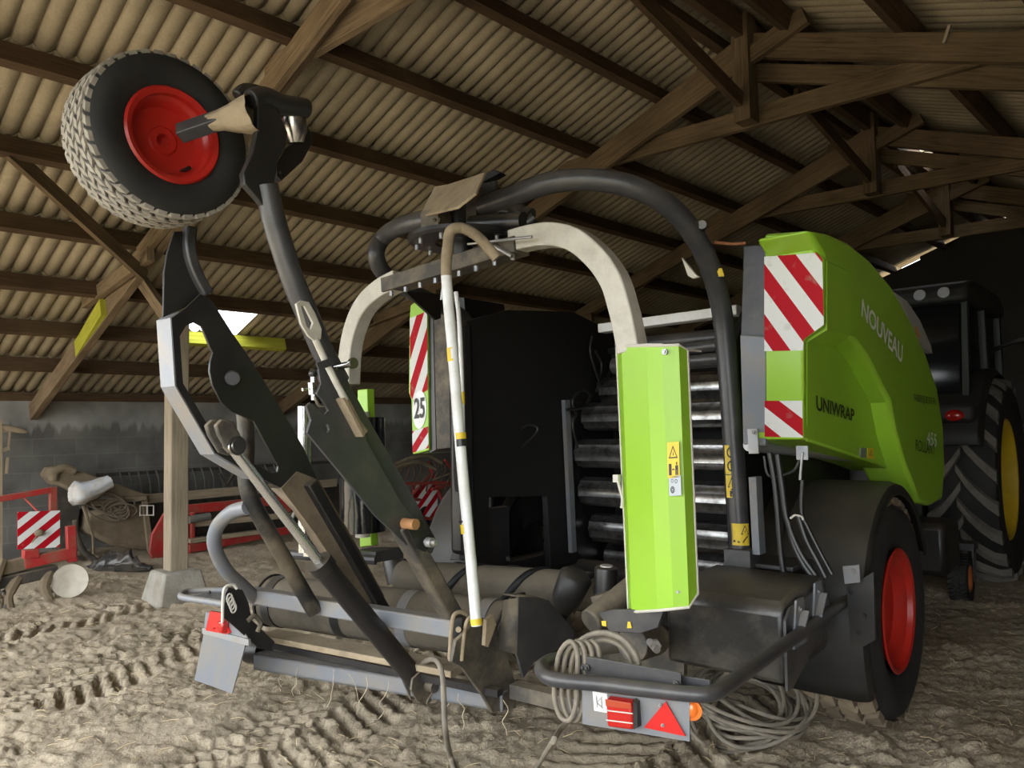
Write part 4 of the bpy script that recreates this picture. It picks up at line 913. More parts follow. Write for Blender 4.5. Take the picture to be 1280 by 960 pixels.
# ================================================================== wrapping table
za, zb = u(340, 750, Z=.565), u(652, 790, Z=.565)
def belt_roller(a, c, r, name, n=40):
    d = (c - a); ln = d.length; d.normalize(); prof = [(0, 0), (0, r * .9), (.015, r)]
    k = 24
    for i in range(1, k): prof.append((ln * i / k, r * (1 + .035 * sin(pi * i / k))))
    prof += [(ln - .015, r), (ln, r * .9), (ln, 0)]
    return MB().lathe(prof, a, d, n).build(name, BELT, R_, ang=40)
rr_ = belt_roller(za, zb, .137, 'table_roller')
fa, fb = u(500, 722, Z=.66), u(752, 740, Z=.66)
fr_ = belt_roller(fa, fb, .10, 'table_roller')
def spiral(a, c, r, t0, turns, w, name, parent, m):
    """belt edge groove: a strap lying helically on a roller"""
    d = c - a; x_, y_ = perp(d.normalized()); rows = []
    for i in range(41):
        f = i / 40; an = 2 * pi * (t0 + f * turns); p = a + d * (t0 * .0 + f); n_ = x_ * cos(an) + y_ * sin(an)
        dn = d.normalized()
        rows.append([p + n_ * (r + .003) - dn * w / 2, p + n_ * (r + .006), p + n_ * (r + .003) + dn * w / 2])
    return MB().grid(rows).build(name, m, parent, solid=.004)
for f0, f1, t in ((.0, .45, .2), (.30, .75, .2), (.58, 1.0, .25)):
    spiral(fa.lerp(fb, f0), fa.lerp(fb, f1), .1045, t, -1.0, .05, 'belt_gap', fr_, BLK3)
for f in (.05, .36, .62, .9):
    p = za.lerp(zb, f); d = (zb - za).normalized()
    MB().lathe([(-.03, .1), (-.03, .1435), (.03, .1435), (.03, .1)], p, d, 40).build('roller_band', GRY2 if f > .5 else BLK2, rr_)
d = (zb - za).normalized()
MB().lathe([(0, .10), (0, .147), (.012, .147), (.012, .10)], za + d * .0, d, 40).build('end_flange', BLK2, rr_)
MB().lathe([(-.06, .10), (-.06, .14), (-.045, .14), (-.045, .10)], zb, d, 40).build('end_flange', BLK2, rr_)
# transverse bars
a, c = u(312, 743, Z=.69), u(572, 785, Z=.69)
MB().beam(a, c, .075, .075).build('upper_bar', GRY2, R_, bevel=.008)
a, c = u(335, 793, Z=.45), u(575, 838, Z=.45)
MB().beam(a, c, .14, .03).build('dusty_ledge', DUST, R_, bevel=.004)
MB().beam(u(340, 806, Z=.41), u(625, 866, Z=.41), .04, .03).build('black_strip', BLK, R_)
a, c = u(325, 824, Z=.335), u(634, 874, Z=.335); dd = (c - a).normalized()
mb = MB(); w, h, t = .045, .040, .008; x_ = dd.cross(V((0, 0, 1))).normalized(); y_ = V((0, 0, 1))
mb.beam(a + y_ * (h - t / 2), c + y_ * (h - t / 2), 2 * w, t); mb.beam(a - y_ * (h - t / 2), c - y_ * (h - t / 2), 2 * w, t)
mb.beam(a + x_ * (w - t / 2), c + x_ * (w - t / 2), t, 2 * h); mb.beam(a - x_ * (w - t / 2), c - x_ * (w - t / 2), t, 2 * h)
mb.build('hollow_beam', GRY2, R_)
MB().beam(a + dd * .1, c - dd * .03, .05, .05).build('beam_core', BLK, R_)
mb = MB(); p = u(313, 812, Z=.36); mb.rod(p - dd * .0, p + dd * .1, .07, 16); mb.build('beam_end', BLK, R_)
mb = MB(); mb.beam(u(642, 862, Z=.40), u(735, 884, Z=.40), .06, .06); mb.build('beam_end', DSTEEL, R_)
# bracket that carries the right arm
KL = .16
mb = MB(); mb.slab(P_([(583, 784), (590, 772), (604, 772), (616, 782), (622, 800), (634, 832), (641, 856), (641, 884), (612, 890), (601, 870), (574, 834), (561, 826), (566, 800)], L=KL), (.02, 0, 0)); mb.slab(P_([(583, 786), (604, 775), (620, 800), (638, 850), (612, 865), (574, 830)], L=KL - .14), (.016, 0, 0)); br = mb.build('arm_bracket', DSTEEL, R_, bevel=.003)
mb = MB(); rg = smooth(P_([(562, 824), (564, 790), (567, 770), (575, 765), (583, 768)], L=KL - .03), 5); mb.tube(rg, .009, 8); mb.tube(smooth(P_([(577, 826), (580, 795), (584, 776), (592, 770), (598, 772)], L=KL + .025), 5), .008, 8); mb.tube(P_([(562, 824), (577, 826)], L=KL), .009, 8); mb.build('bracket_rim', DUST, br)
mb = MB(); mb.rod(u(573, 787, L=KL - .04), u(573, 787, L=KL + .03), .012, 10); mb.build('bracket_pin', DUST, br); mb = MB(); mb.slab(P_([(604, 774), (612, 768), (616, 780), (606, 808), (602, 806)], L=KL + .05), (.02, 0, 0)); mb.build('bracket_clip', DUST, br)
# hexagonal end guard of the rear roller
HL = .30
mb = MB(); mb.slab(P_([(648, 746), (667, 746), (687, 752), (719, 788), (717, 801), (668, 828), (655, 848), (646, 818), (647, 780)], L=HL), (-.012, 0, 0)); eg = mb.build('end_guard', GRY, R_, bevel=.003)
fe = P_([(647, 747), (647, 780), (646, 818)], L=HL - .002); ge = P_([(630, 750), (625, 789), (624, 812)], L=HL - .08); mb = MB(); mb.grid([fe, ge]); mb.build('guard_flange', DSTEEL, eg, solid=.006)
tp = P_([(648, 746), (667, 746), (687, 752)], L=HL - .002); mb = MB(); mb.grid([tp, [p + V((-.09, 0, .0)) for p in tp]]); mb.build('guard_flange', DSTEEL, eg, solid=.006)
mb = MB(); mb.tube(smooth(P_([(618, 785), (628, 765), (641, 747), (655, 742)], L=HL - .1)), .010, 8); mb.build('strap_edge', BLK, eg)
# guide rollers standing at the table corners
def guide(px, ytop, ybot, L_, F_, r):
    a, c = u(px[0], ytop, F=F_), u(px[1], ybot, F=F_)
    o = MB().tube([c, a - (a - c) * .12, a - (a - c) * .04, a], [r * 1.02, r, r * .95, r * .75], 24).build('guide_roller', BLK, R_, ang=40)
    dn = (a - c).normalized(); MB().rod(a - dn * .004, a + dn * .006, r * .52, 18).build('roller_cap', PALE, o); return o
guide((758, 757), 708, 752, 0, -1.0, .058); guide((489, 497), 692, 728, 0, -.95, .066)
a, c = u(702, 762, F=-1.05), u(722, 716, F=-1.05)
mb = MB(); mb.tube([a, a.lerp(c, .3), a.lerp(c, .9), c], [.05, .075, .085, .06], 24); mb.build('cone_roller', BLK2, R_, ang=60)
# table pivot support between table and bumper
mb = MB(); a, c = u(738, 778, F=-1.55), u(800, 728, F=-1.25); mb.tube([a, c], .055, 16); mb.rod(u(735, 806, F=-1.5), u(775, 800, F=-1.42), .05, 14); mb.beam(u(745, 752, F=-1.25), u(815, 735, F=-1.2), .10, .06); mb.build('table_pivot', DSTEEL, R_, bevel=.008)
mb = MB(); mb.slab(P_([(748, 766), (765, 762), (830, 762), (822, 785), (800, 792), (762, 790)], F=-1.62), (0, .02, 0)); pv = mb.build('pivot_plate', GRY, R_, bevel=.003)
sticker('warning_label', P_([(753, 782), (758, 783), (758, 776), (752, 776)], F=-1.622), YEL, pv); sticker('warning_label', P_([(784, 785), (790, 785), (788, 777), (785, 777)], F=-1.622), YEL, pv)
mb = MB(); mb.rod(u(790, 806, F=-1.5), u(818, 798, F=-1.30), .07, 18); mb.build('pivot_stub', DSTEEL, R_, bevel=.004); mb = MB(); p = u(812, 802, F=-1.6); mb.rod(p, p + V((.06, -.05, -.01)), .014, 10); mb.rod(p + V((.03, -.02, 0)), p + V((.05, -.04, 0)), .022, 6); mb.build('pivot_bolt', GALV, R_); mb = MB(); mb.slab(P_([(798, 740), (815, 738), (812, 752), (798, 757)], F=-1.5), (0, .02, 0)); mb.build('pivot_tab', DSTEEL, R_)
mb = MB(); mb.slab(P_([(745, 790), (855, 790), (855, 850), (745, 850)], F=-1.1), (0, .03, 0)); mb.build('inner_panel', DSTEEL, R_)

# ================================================================== tool box, bumper rails, lamps
FB = -1.27
A4 = P_([(832, 742), (984, 757), (1000, 868), (836, 850)], F=FB)
L0, L1 = A4[0].x, A4[1].x; zt, zl = u(984, 757, F=FB).z + .02, u(998, 868, F=FB).z
mb = MB()
prof = [(FB, zl + .02), (FB, zt - .05), (FB + .03, zt - .015), (FB + .16, zt + .01), (FB + .46, zt + .015), (FB + .52, zt - .02), (FB + .52, zl + .05)]
mb.slab([(L0, f, z) for f, z in prof], (L1 - L0 - .02, 0, 0)); bx = mb.build('tool_box', mat('scuffed black box', (.012, .012, .013), .30, dirt=(.15, .135, .11), damt=.75, dscale=2.6, bump=.1, dust=.22), R_, bevel=.02)
mb = MB(); sd = [(FB, zl), (FB, zt - .08), (FB + .05, zt - .04), (FB + .44, zt - .02), (FB + .52, zt - .10), (FB + .50, zl + .16), (FB + .05, zl)]
mb.slab([(L1 - .02, f, z) for f, z in sd], (.012, 0, 0)); mb.build('box_side', GRY, bx, bevel=.004)
for (f, z) in ((.08, zt - .10), (.30, zt - .07)):
    mb = MB(); mb.slab([(L1 - .01, FB + f, z - .07), (L1 + .03, FB + f, z - .05), (L1 + .03, FB + f + .07, z + .02), (L1 - .01, FB + f + .07, z + .02)], (0, .0, .015)); mb.bolt((L1 - .006, FB + f + .05, z + .04), (1, 0, 0), .014)
    mb.slab([(L1 - .008, FB + f - .02, z - .1), (L1 - .008, FB + f + .12, z - .1), (L1 - .008, FB + f + .10, z + .08), (L1 - .008, FB + f + .02, z + .08)], (.008, 0, 0)); mb.build('box_bracket', GRY2, bx)
mb = MB(); mb.slab(P_([(1058, 735), (1092, 715), (1094, 800), (1080, 808), (1064, 806)], F=-.62), (0, .02, 0))
for (x, y) in ((1060, 714), (1062, 740), (1080, 770), (1071, 791)): mb.bolt(u(x, y, F=-.63), (0, -1, 0), .012)
mb.build('fender_stay', BLK, R_)
mb = MB(); mb.slab(P_([(1053, 708), (1074, 706), (1075, 728), (1056, 730)], F=-.66), (0, .015, 0)); mb.bolt(u(1066, 714, F=-.66), (0, -1, 0), .014); mb.build('stay_bracket', GRY2, R_)
# right bumper rail: bent tube lying level
ZB = .72
rail = smooth([u(x, y, Z=ZB) for x, y in ((712, 822), (690, 825), (677, 834), (684, 846), (705, 851), (750, 855), (810, 862), (870, 868), (893, 866), (912, 855), (950, 827), (1000, 792), (1050, 756), (1082, 735))], 6)
rl = MB().tube(rail, .024, 16).build('bumper_rail', GRY, R_)
p = rail[-1]; MB().tube([p, p + (rail[-1] - rail[-2]).normalized() * .006], .022, 14).build('pipe_mouth', mat('rust', (.35, .15, .05), .8), rl)
mb = MB(); a, c = u(725, 832, Z=.74), u(852, 855, Z=.74); mb.beam(a, c, .008, .07); a2_, c2_ = u(846, 852, Z=.735), u(888, 859, Z=.735); mb.beam(a2_, c2_, .008, .045)
for q, f in ((a.lerp(c, .05), 0), (a.lerp(c, .09), 0), (a.lerp(c, .96), 0)): mb.bolt(q + V((0, -.006, 0)), (.1, -1, 0), .012, .008)
mb.build('bumper_plate', GRY, rl, bevel=.002)
LBp = [u(728, 905, F=-2.12), u(862, 927, F=-2.05), u(862, 872, F=-2.05), u(728, 858, F=-2.12)]
lb = board('lamp_board', LBp, .006, GRY2, R_)
def onb(x, y, d=.0):
    n = (LBp[1] - LBp[0]).cross(LBp[3] - LBp[0]).normalized(); return u(x, y, pl=(LBp[0], n)) + n * d
mb = MB(); f = [onb(x, y, .001) for x, y in ((763, 905), (798, 909), (795, 872), (761, 868))]; k = [onb(x, y, .035) for x, y in ((764, 904), (796, 908), (794, 875), (762, 870))]; mb.hexa(f + k); tl = mb.build('tail_lamp', LRED, lb, bevel=.008)
mb = MB(); f = [onb(x, y, .002) for x, y in ((796, 908), (802, 906), (800, 875), (795, 872))]; k = [onb(x, y, .030) for x, y in ((796, 908), (801, 905), (800, 877), (795, 873))]; mb.hexa(f + k); mb.build('lamp_housing', BLK, tl)
f = [onb(x, y, .036) for x, y in ((763, 878), (795, 882), (794, 874), (762, 869))]; mb = MB(); mb.hexa(f + [p + V((0, -.003, 0)) for p in f]); mb.build('indicator_lens', lens('amber', (.36, .05, .02)), tl, bevel=.002)
mb = MB(); 
for yy in (883, 895): mb.tube([onb(763, yy, .037), onb(796, yy + 4, .037)], .002, 6)
mb.build('lens_rib', PALE, tl)
mb = MB(); mb.slab([onb(x, y, .002) for x, y in ((806, 908), (858, 919), (833, 876))], (onb(830, 900, .010) - onb(830, 900, .002))); rf = mb.build('reflector_triangle', LREF, lb)
mb = MB(); mb.bolt(onb(827, 880, .010), (0, -1, 0), .006, .003); mb.bolt(onb(830, 905, .010), (0, -1, 0), .006, .003); mb.build('reflector_screw', GALV, rf)
wl = sticker('type_label', [onb(x, y) for x, y in ((743, 888), (760, 891), (759, 867), (741, 864))], WHT, lb)
mb = MB()
for (x0, y0, x1, y1) in ((747, 884, 746, 870), (753, 885, 752, 871), (747, 877, 753, 871), (747, 878, 754, 885)): mb.beam(onb(x0, y0, .004), onb(x1, y1, .004), .003, .001, (0, -1, 0))
mb.build('pictogram', GALV, wl)
mb = MB(); mb.rod(onb(862, 890, -.03), onb(864, 890, -.01), .03, 16); mb.ball(onb(861, 889, -.03), .03, 8, (1, 1, 1.2)); mb.build('side_lamp', LORG, lb)
# left bumper rail, lamp and mud flap
lr = smooth([u(x, y, Z=.70) for x, y in ((292, 757), (262, 752), (236, 748), (226, 745), (232, 740), (252, 738), (288, 738))], 6)
lrl = MB().tube(lr, .017, 12).build('bumper_rail', GRY2, R_)
mb = MB(); mb.beam(u(250, 744, Z=.69), u(292, 748, Z=.69), .09, .012); mb.bolt(u(262, 742, Z=.70), (0, 0, 1), .01); mb.build('bumper_plate', GRY, lrl)
FM = -2.18
mb = MB(); mb.slab(P_([(257, 765), (290, 770), (309, 797), (290, 867), (243, 850), (254, 795)], F=FM), (0, .006, 0)); mf = mb.build('mud_flap', GRY2, R_)
mb = MB(); mb.beam(u(254, 788, F=FM - .004), u(312, 803, F=FM - .004), .012, .03, (0, 0, 1)); mb.build('flap_clamp', GALV, mf)
mb = MB(); mb.slab(P_([(257, 788), (262, 764), (276, 766), (287, 791), (283, 793)], F=FM - .012), (0, .012, 0)); mb.bolt(u(268, 785, F=FM - .013), (0, -1, 0), .006, .003); mb.build('reflector_triangle', LREF, mf)
mb = MB(); mb.box(u(279, 783, F=FM - .02), (.05, .04, .06)); mb.build('tail_lamp', LRED, mf, bevel=.01)
# black bracket with spare pins at the left end of the table
mb = MB(); mb.slab(P_([(280, 742), (284, 734), (302, 737), (309, 752), (314, 775), (342, 802), (338, 812), (322, 810), (286, 778), (278, 772)], L=-.99), (.012, 0, 0)); lk = mb.build('end_bracket', BLK, R_, bevel=.003)
mb = MB(); mb.tube(smooth(P_([(278, 778), (279, 742), (283, 733), (292, 731), (296, 736)], L=-.97), 5), .007, 8)
for k in range(4): 
    p = u(287 + k * 1.6, 748 + k * 4, L=-.965); mb.tube([p + V((0, .014 * cos(a * pi / 6), .022 * sin(a * pi / 6))) for a in range(12)], .0045, 6, closed=True)
mb.build('pin_chain', PALE, lk)
mb = MB(); mb.tube(smooth(P_([(310, 776), (318, 770), (326, 778), (322, 790)], L=-.95)), .012, 8); mb.build('end_bearing', DSTEEL, R_)

# ---- hoses on the machine
def hose(name, px, r, m, parent=R_, k=7, n=10, **kw): return MB().tube(smooth([u(*p[:2], **({'F': p[2]} if len(p) > 2 else kw)) for p in px], k), r, n).build(name, m, parent)
for i, (ps) in enumerate([[(962, 566), (968, 600), (972, 640), (976, 690), (980, 718)], [(972, 568), (978, 610), (984, 650), (1000, 690), (1020, 720)], [(1003, 600), (1002, 640), (1010, 660), (1026, 692), (1040, 718)], [(985, 650), (992, 680), (1004, 705), (1016, 722)], [(998, 645), (1008, 675), (1022, 702), (1032, 722)], [(955, 570), (962, 595), (990, 590), (1000, 575)]]):
    hose('hydraulic_hose', ps, (.013, .014, .009, .014, .013, .007)[i], BHOSE, F=-.78)
mb = MB(); mb.tube(smooth(P_([(988, 648), (994, 644), (1002, 646), (1004, 650)], F=-.82)), .005, 6); mb.build('hose_tie', PALE, R_)
def world_obj(o, label, cat, group=None): o.matrix_world = BAL.M; return tag(o, label, cat, group)
# dark drive hose lying under the rail etc: the twine hanging from the beam
mb = MB(); rs2 = random.Random(5)
for (x, y, ln) in ((350, 815, 60), (385, 822, 45), (430, 832, 40), (448, 838, 60), (470, 842, 45), (345, 806, 75), (570, 850, 40), (585, 862, 45), (640, 870, 45), (498, 846, 50)):
    ps = [u(x, y, Z=.37)]; 
    for j in range(5): ps.append(ps[-1] + V((rs2.uniform(-.025, .025), rs2.uniform(-.02, .02), -.035)))
    for p in ps: p.y -= .06
    mb.tube(smooth(ps, 3), .0016, 4, caps=False)
mb.build('loose_twine', SAND, R_)

# ================================================================== cables lying about the baler
def coil(center, r, n, axis, jitter, cr, seed):
    mb = MB(); rs_ = random.Random(seed); d = V(axis).normalized(); x_, y_ = perp(d)
    for i in range(n):
        off = V((rs_.uniform(-1, 1), rs_.uniform(-1, 1), rs_.uniform(-1, 1))) * jitter; ra = r * rs_.uniform(.82, 1.1); ec = rs_.uniform(.8, 1.1); ph = rs_.uniform(0, 6)
        ps = [V(center) + off + d * (jitter * .5 * sin(a * 2 + ph)) + x_ * ra * cos(a) * ec + y_ * ra * sin(a) for a in [2 * pi * k / 36 for k in range(36)]]
        mb.tube(ps, cr, 7, closed=True)
    return mb
# coil hung over the end of the bumper rail, its tail running to the floor
mb = MB(); rs3 = random.Random(8)
for i in range(4):
    dx = i * 9
    ps = [u(x + dx, y, F=-2.10 + .02 * i) for x, y in ((712, 802), (700, 815), (695, 840), (693, 870), (700, 895), (712, 900), (720, 880), (722, 840), (721, 812))]
    mb.tube(smooth(ps, 5, closed=True), .0085, 8, closed=True)
ps = P_([(716, 808), (735, 795), (757, 791), (780, 800), (796, 822), (800, 850), (798, 880)], F=-1.98); mb.tube(smooth(ps, 6), .010, 8)
ps = P_([(722, 815), (738, 804), (756, 800), (776, 808), (790, 830), (793, 850)], F=-1.96); mb.tube(smooth(ps, 6), .008, 8)
tail = [u(712, 900, F=-2.08), u(700, 912, F=-2.14), u(688, 932, F=-2.25), u(672, 958, Z=.012), u(655, 985, Z=.012)]
mb.tube(smooth(tail, 6), .0095, 8)
world_obj(mb.build('cable_coil', HOSE, None), 'grey cable coil hung over the rounded end of the right bumper rail', 'cable')
mb = MB(); tail = [u(522, 836, F=-1.72), u(533, 826, F=-1.78), u(546, 826, F=-1.84), u(553, 845, F=-1.86), u(555, 880, F=-1.87), u(557, 915, F=-1.9), u(563, 945, Z=.03), u(572, 975, Z=.012)]
mb.tube(smooth(tail, 7), .012, 10); world_obj(mb.build('air_hose', HOSE, None), 'single brown hose hanging from the lower table beam to the floor', 'hose')
c = u(915, 895, Z=.13)
mb = coil(c + V((0, .22, .02)), .24, 13, (.15, -.35, 1), .075, .010, 4)
world_obj(mb.build('hose_bundle', HOSE, None), 'thick bundle of grey hoses heaped on the floor under the tool box', 'hose bundle')
# ================================================================== the tractor in front of the baler
TY = 41; _o = _g(1234, 722); _t = radians(TY)
TR = Frame(_o[0] - .72 * cos(_t), _o[1] + .72 * sin(_t), TY)
tractor = empty('tractor', TR.o, -TR.yaw); tag(tractor, 'dark tractor with yellow wheel rims coupled in front of the baler', 'tractor')
TG = mat('dark tractor paint', (.014, .022, .012), .45, dirt=(.03, .028, .022), damt=.5)
TGLS = mat('dark cab glass', (.006, .007, .007), .10, spec=.4)
TYEL = mat('yellow rim paint', (.62, .42, .02), .4, dirt=(.25, .17, .03), damt=.4)
TFEN = mat('dark grey fender plastic', (.020, .020, .018), .6, dirt=(.03, .028, .024), damt=.5)
TLUG = mat('worn tyre lugs', (.17, .155, .13), .9, dirt=(.04, .035, .03), damt=.6)
for sgn in (1, -1):
    tyre(tractor, (sgn * .70, 0, .95), (sgn, 0, 0), .93, .58, .56, 'rear_tyre', 'lug', TLUG, TYEL, per=20, rb=.05, hubdepth=.3, th=.045)
    tyre(tractor, (sgn * .75, 2.7, .70), (sgn, 0, 0), .68, .46, .40, 'front_tyre', 'lug', TLUG, TYEL, per=18, rb=.04, hubdepth=.3, th=.035)
    rows = []
    for i in range(19):
        a = radians(168 - 138 * i / 18); cy, cz = 1.05 * cos(a), .95 + 1.05 * sin(a)
        rows.append([(sgn * .40, cy * .97, .95 + (cz - .95) * .97), (sgn * .42, cy, cz), (sgn * .86, cy, cz), (sgn * .90, cy * .95, .95 + (cz - .95) * .95)])
    f = MB().grid(rows[1:]).build('rear_fender', TFEN, tractor, solid=.015, ang=50)
    mb = MB(); mb.ball((sgn * .70, -.98, 1.56), .065, 8, (1.2, .6, .8)); mb.build('tail_lamp', LRED, f)
    mb = MB(); mb.box((sgn * .70, -.90, 1.58), (.30, .16, .17)); mb.build('lamp_housing', TFEN, f, bevel=.04)
mb = MB(); mb.box((0, 1.2, 1.0), (.5, 3.6, .6)); mb.box((0, -.3, .75), (.7, .7, .7)); mb.rod((-.75, 0, .95), (.75, 0, .95), .16, 16); mb.rod((-.75, 2.7, .70), (.75, 2.7, .70), .09, 12); mb.build('chassis', TG, tractor, bevel=.03)
mb = MB(); mb.slab([(-.42, 1.4, 1.25), (-.42, 3.5, 1.15), (-.42, 3.6, 1.5), (-.42, 3.3, 1.75), (-.42, 1.4, 1.95)], (.84, 0, 0)); mb.build('bonnet', TG, tractor, bevel=.06)
mb = MB(); cabp = [(-.62, 1.25), (-.70, 1.6), (-.55, 2.62), (1.05, 2.62), (1.30, 1.7), (1.15, 1.25)]
mb.slab([(-.74, y, z) for y, z in cabp], (1.48, 0, 0)); cab = mb.build('cab_glass', TGLS, tractor, bevel=.05)
mb = MB()
for sgn in (-1, 1):
    for (a, c) in (((-.66, 1.25), (-.68, 1.6)), ((-.68, 1.6), (-.56, 2.62)), ((1.12, 1.25), (1.08, 2.62)), ((.30, 1.25), (.25, 2.62))): mb.beam((sgn * .745, *a), (sgn * .745, *c), .06, .07, (0, 1, 0))
mb.beam((-.74, -.69, 1.62), (.74, -.69, 1.62), .05, .05); mb.build('cab_frame', TG, cab, bevel=.008)
mb = MB(); mb.slab([(-.80, -.75, 2.60), (-.80, -.70, 2.76), (-.80, -.3, 2.84), (-.80, .9, 2.84), (-.80, 1.25, 2.70), (-.80, 1.2, 2.60)], (1.6, 0, 0)); roofo = mb.build('cab_roof', TFEN, tractor, bevel=.05)
for x in (-.58, -.42, .42, .62):
    mb = MB(); mb.lathe([(-.04, .03), (0, .055), (.02, .05), (.022, 0)], (x, -.76, 2.68), (0, -1, .1), 20); mb.build('work_lamp', GALV, roofo)
mb = MB(); mb.tube(smooth([(.78, .4, 2.2), (1.0, .35, 2.28), (1.35, .4, 2.33)], 5), .022, 10); ml = mb.build('mirror_arm', BLK, tractor)
mb = MB(); mb.box((1.42, .42, 2.18), (.05, .16, .34)); mb.build('mirror', BLK, ml, bevel=.02)
mb = MB(); mb.tube(smooth([(1.33, .4, 2.33), (1.42, .36, 2.40), (1.52, .36, 2.36)], 5), .007, 8); mb.build('mirror_bracket', GALV, ml)
# ---- pick-up gauge wheel and front of the baler
gp = u(1203, 752, Z=0)
GW = V((gp.x, gp.y, .20))
gw = tyre(R_, GW, (1, 0, 0), .20, .15, .10, 'gauge_wheel', 'block', RUB, mat('orange rim', (.45, .13, .03), .5), rows=3, per=30, rb=.03, hubdepth=.06, th=.004)
mb = MB(); mb.tube(smooth([GW + V((-.02, -.05, .30)), GW + V((-.16, -.02, .33)), GW + V((-.32, -.05, .22)), GW + V((-.42, -.1, .02))], 5), .05, 8); mb.slab([GW + V((-.10, q, z)) for q, z in ((-.1, .24), (.1, .24), (.1, .30), (-.1, .30))], (.22, 0, 0)); mb.slab([GW + V((.095, q, z)) for q, z in ((-.04, -.02), (.04, -.02), (.06, .28), (-.06, .28))], (.012, 0, 0)); mb.build('gauge_arm', GRY, R_, bevel=.005)
mb = MB(); mb.box((.1, 2.5, .55), (2.2, .5, .4)); mb.build('pick_up', BLK, R_, bevel=.05)
# pale panel with its small emblem, showing past the green cover
e = P_([(1118, 365), (1134, 376), (1150, 400), (1164, 432), (1166, 442), (1156, 436), (1140, 405)], L=LA - .08)
mb = MB(); mb.slab(e, (-.04, 0, 0)); fp = mb.build('pale_panel', mat('pale grey panel', (.42, .42, .40), .5), R_, bevel=.004)
mb = MB(); mb.slab(P_([(1143, 408), (1146, 409), (1150, 422), (1147, 421)], L=LA - .076), (.003, 0, 0)); mb.build('emblem', mat('orange emblem', (.65, .30, .04), .5), fp)
# ================================================================== things along the block wall
DST = mat('dust covered old paint', (.20, .155, .10), .95, dirt=(.10, .075, .045), damt=.8, dscale=5, bump=.2)
DRED = mat('faded red paint', (.34, .016, .016), .5, dirt=(.20, .10, .06), damt=.75, dscale=8, dust=.35)
DRK = mat('grimy dark steel', (.035, .03, .024), .8, dirt=(.09, .07, .05), damt=.7, dscale=7, dust=.4)
M_old = wood('old dusty plank', (.20, .155, .10), (.36, .29, .20))
def bp(pp, **k): return [b(x, y, **k) for x, y in pp]
def thing(name, label, cat, group=None):
    t = empty(name, (0, 0, 0), 0); t.matrix_world = BARN.M; return tag(t, label, cat, group)
# ---- (1) red implement at far left
La = -8.1
im = thing('farm_cultivator', 'red farm implement with a striped warning board and round disc, at the left edge', 'farm implement')
mb = MB(); mb.beam(b(-25, 628, L=La - .5), b(66, 612, L=La - .5), .07, .055); mb.beam(b(66, 609, L=La - .5), b(66, 648, L=La - .5), .07, .06, (0, 1, 0)); mb.rod(b(30, 622, L=La - .5), b(48, 640, L=La - .4), .01); mb.build('guard_rail', DRED, im, bevel=.004)
mb = MB(); mb.beam(b(-20, 716, L=La), b(72, 694, L=La), .10, .11); mb.build('main_beam', DST, im, bevel=.008)
mb = MB(); mb.beam(b(30, 704, L=La + .03), b(94, 690, L=La + .03), .08, .10); mb.beam(b(88, 657, L=La + .03), b(90, 702, L=La + .03), .07, .08, (0, 1, 0)); mb.box(b(38, 692, L=La + .03), (.10, .12, .08)); mb.build('red_bracket', DRED, im, bevel=.006)
wb = board('warning_board', bp([(22, 687), (75, 684), (75, 638), (22, 640)], L=La + .06), .012, stripes('board foil', -.86, 2.3, .25), im)
mb = MB(); mb.ball(b(49, 666, L=La + .10), .035, 8, (1, 1.2, .9)); mb.rod(b(49, 666, L=La + .08), b(40, 678, L=La + .1), .006); mb.build('dead_lamp', DST, wb)
mb = MB(); c = b(88, 726, L=La + .12); n_ = V((.9, -.35, .15)); mb.lathe([(.0, 0), (.012, .06), (.03, .135), (.036, .15), (.026, .15), (.0, .06), (-.008, 0)], c, n_, 40); mb.build('disc_blade', mat('pale worn disc', (.46, .42, .35), .6, dirt=(.30, .26, .2), damt=.7, dscale=9), im)
mb = MB(); mb.beam(b(-10, 730, L=La), b(70, 712, L=La), .16, .10); mb.build('lower_beam', DRK, im, bevel=.01)
for (x0, y0, x1, y1) in ((22, 722, 14, 768), (62, 716, 66, 752), (2, 700, 0, 760), (-8, 722, -12, 768)):
    t = MB().tube(smooth([b(x0, y0, L=La + .04), b((x0 + x1) / 2 - 8, (y0 + y1) / 2, L=La + .1), b(x1, y1, L=La + .08)], 4), [.05] * 4 + [.04] * 4 + [.02], 8).build('tine', DST, im)
    MB().rod(b(x1, y1 - 12, L=La + .10), b(x1, y1, L=La + .10), .03, 6, .012).build('tine_point', SILV, t)
mb = MB(); mb.tube(smooth(bp([(-2, 745), (5, 738), (8, 752), (4, 765)], L=La + .12)), .008, 6); mb.build('linkage', BLK, im)
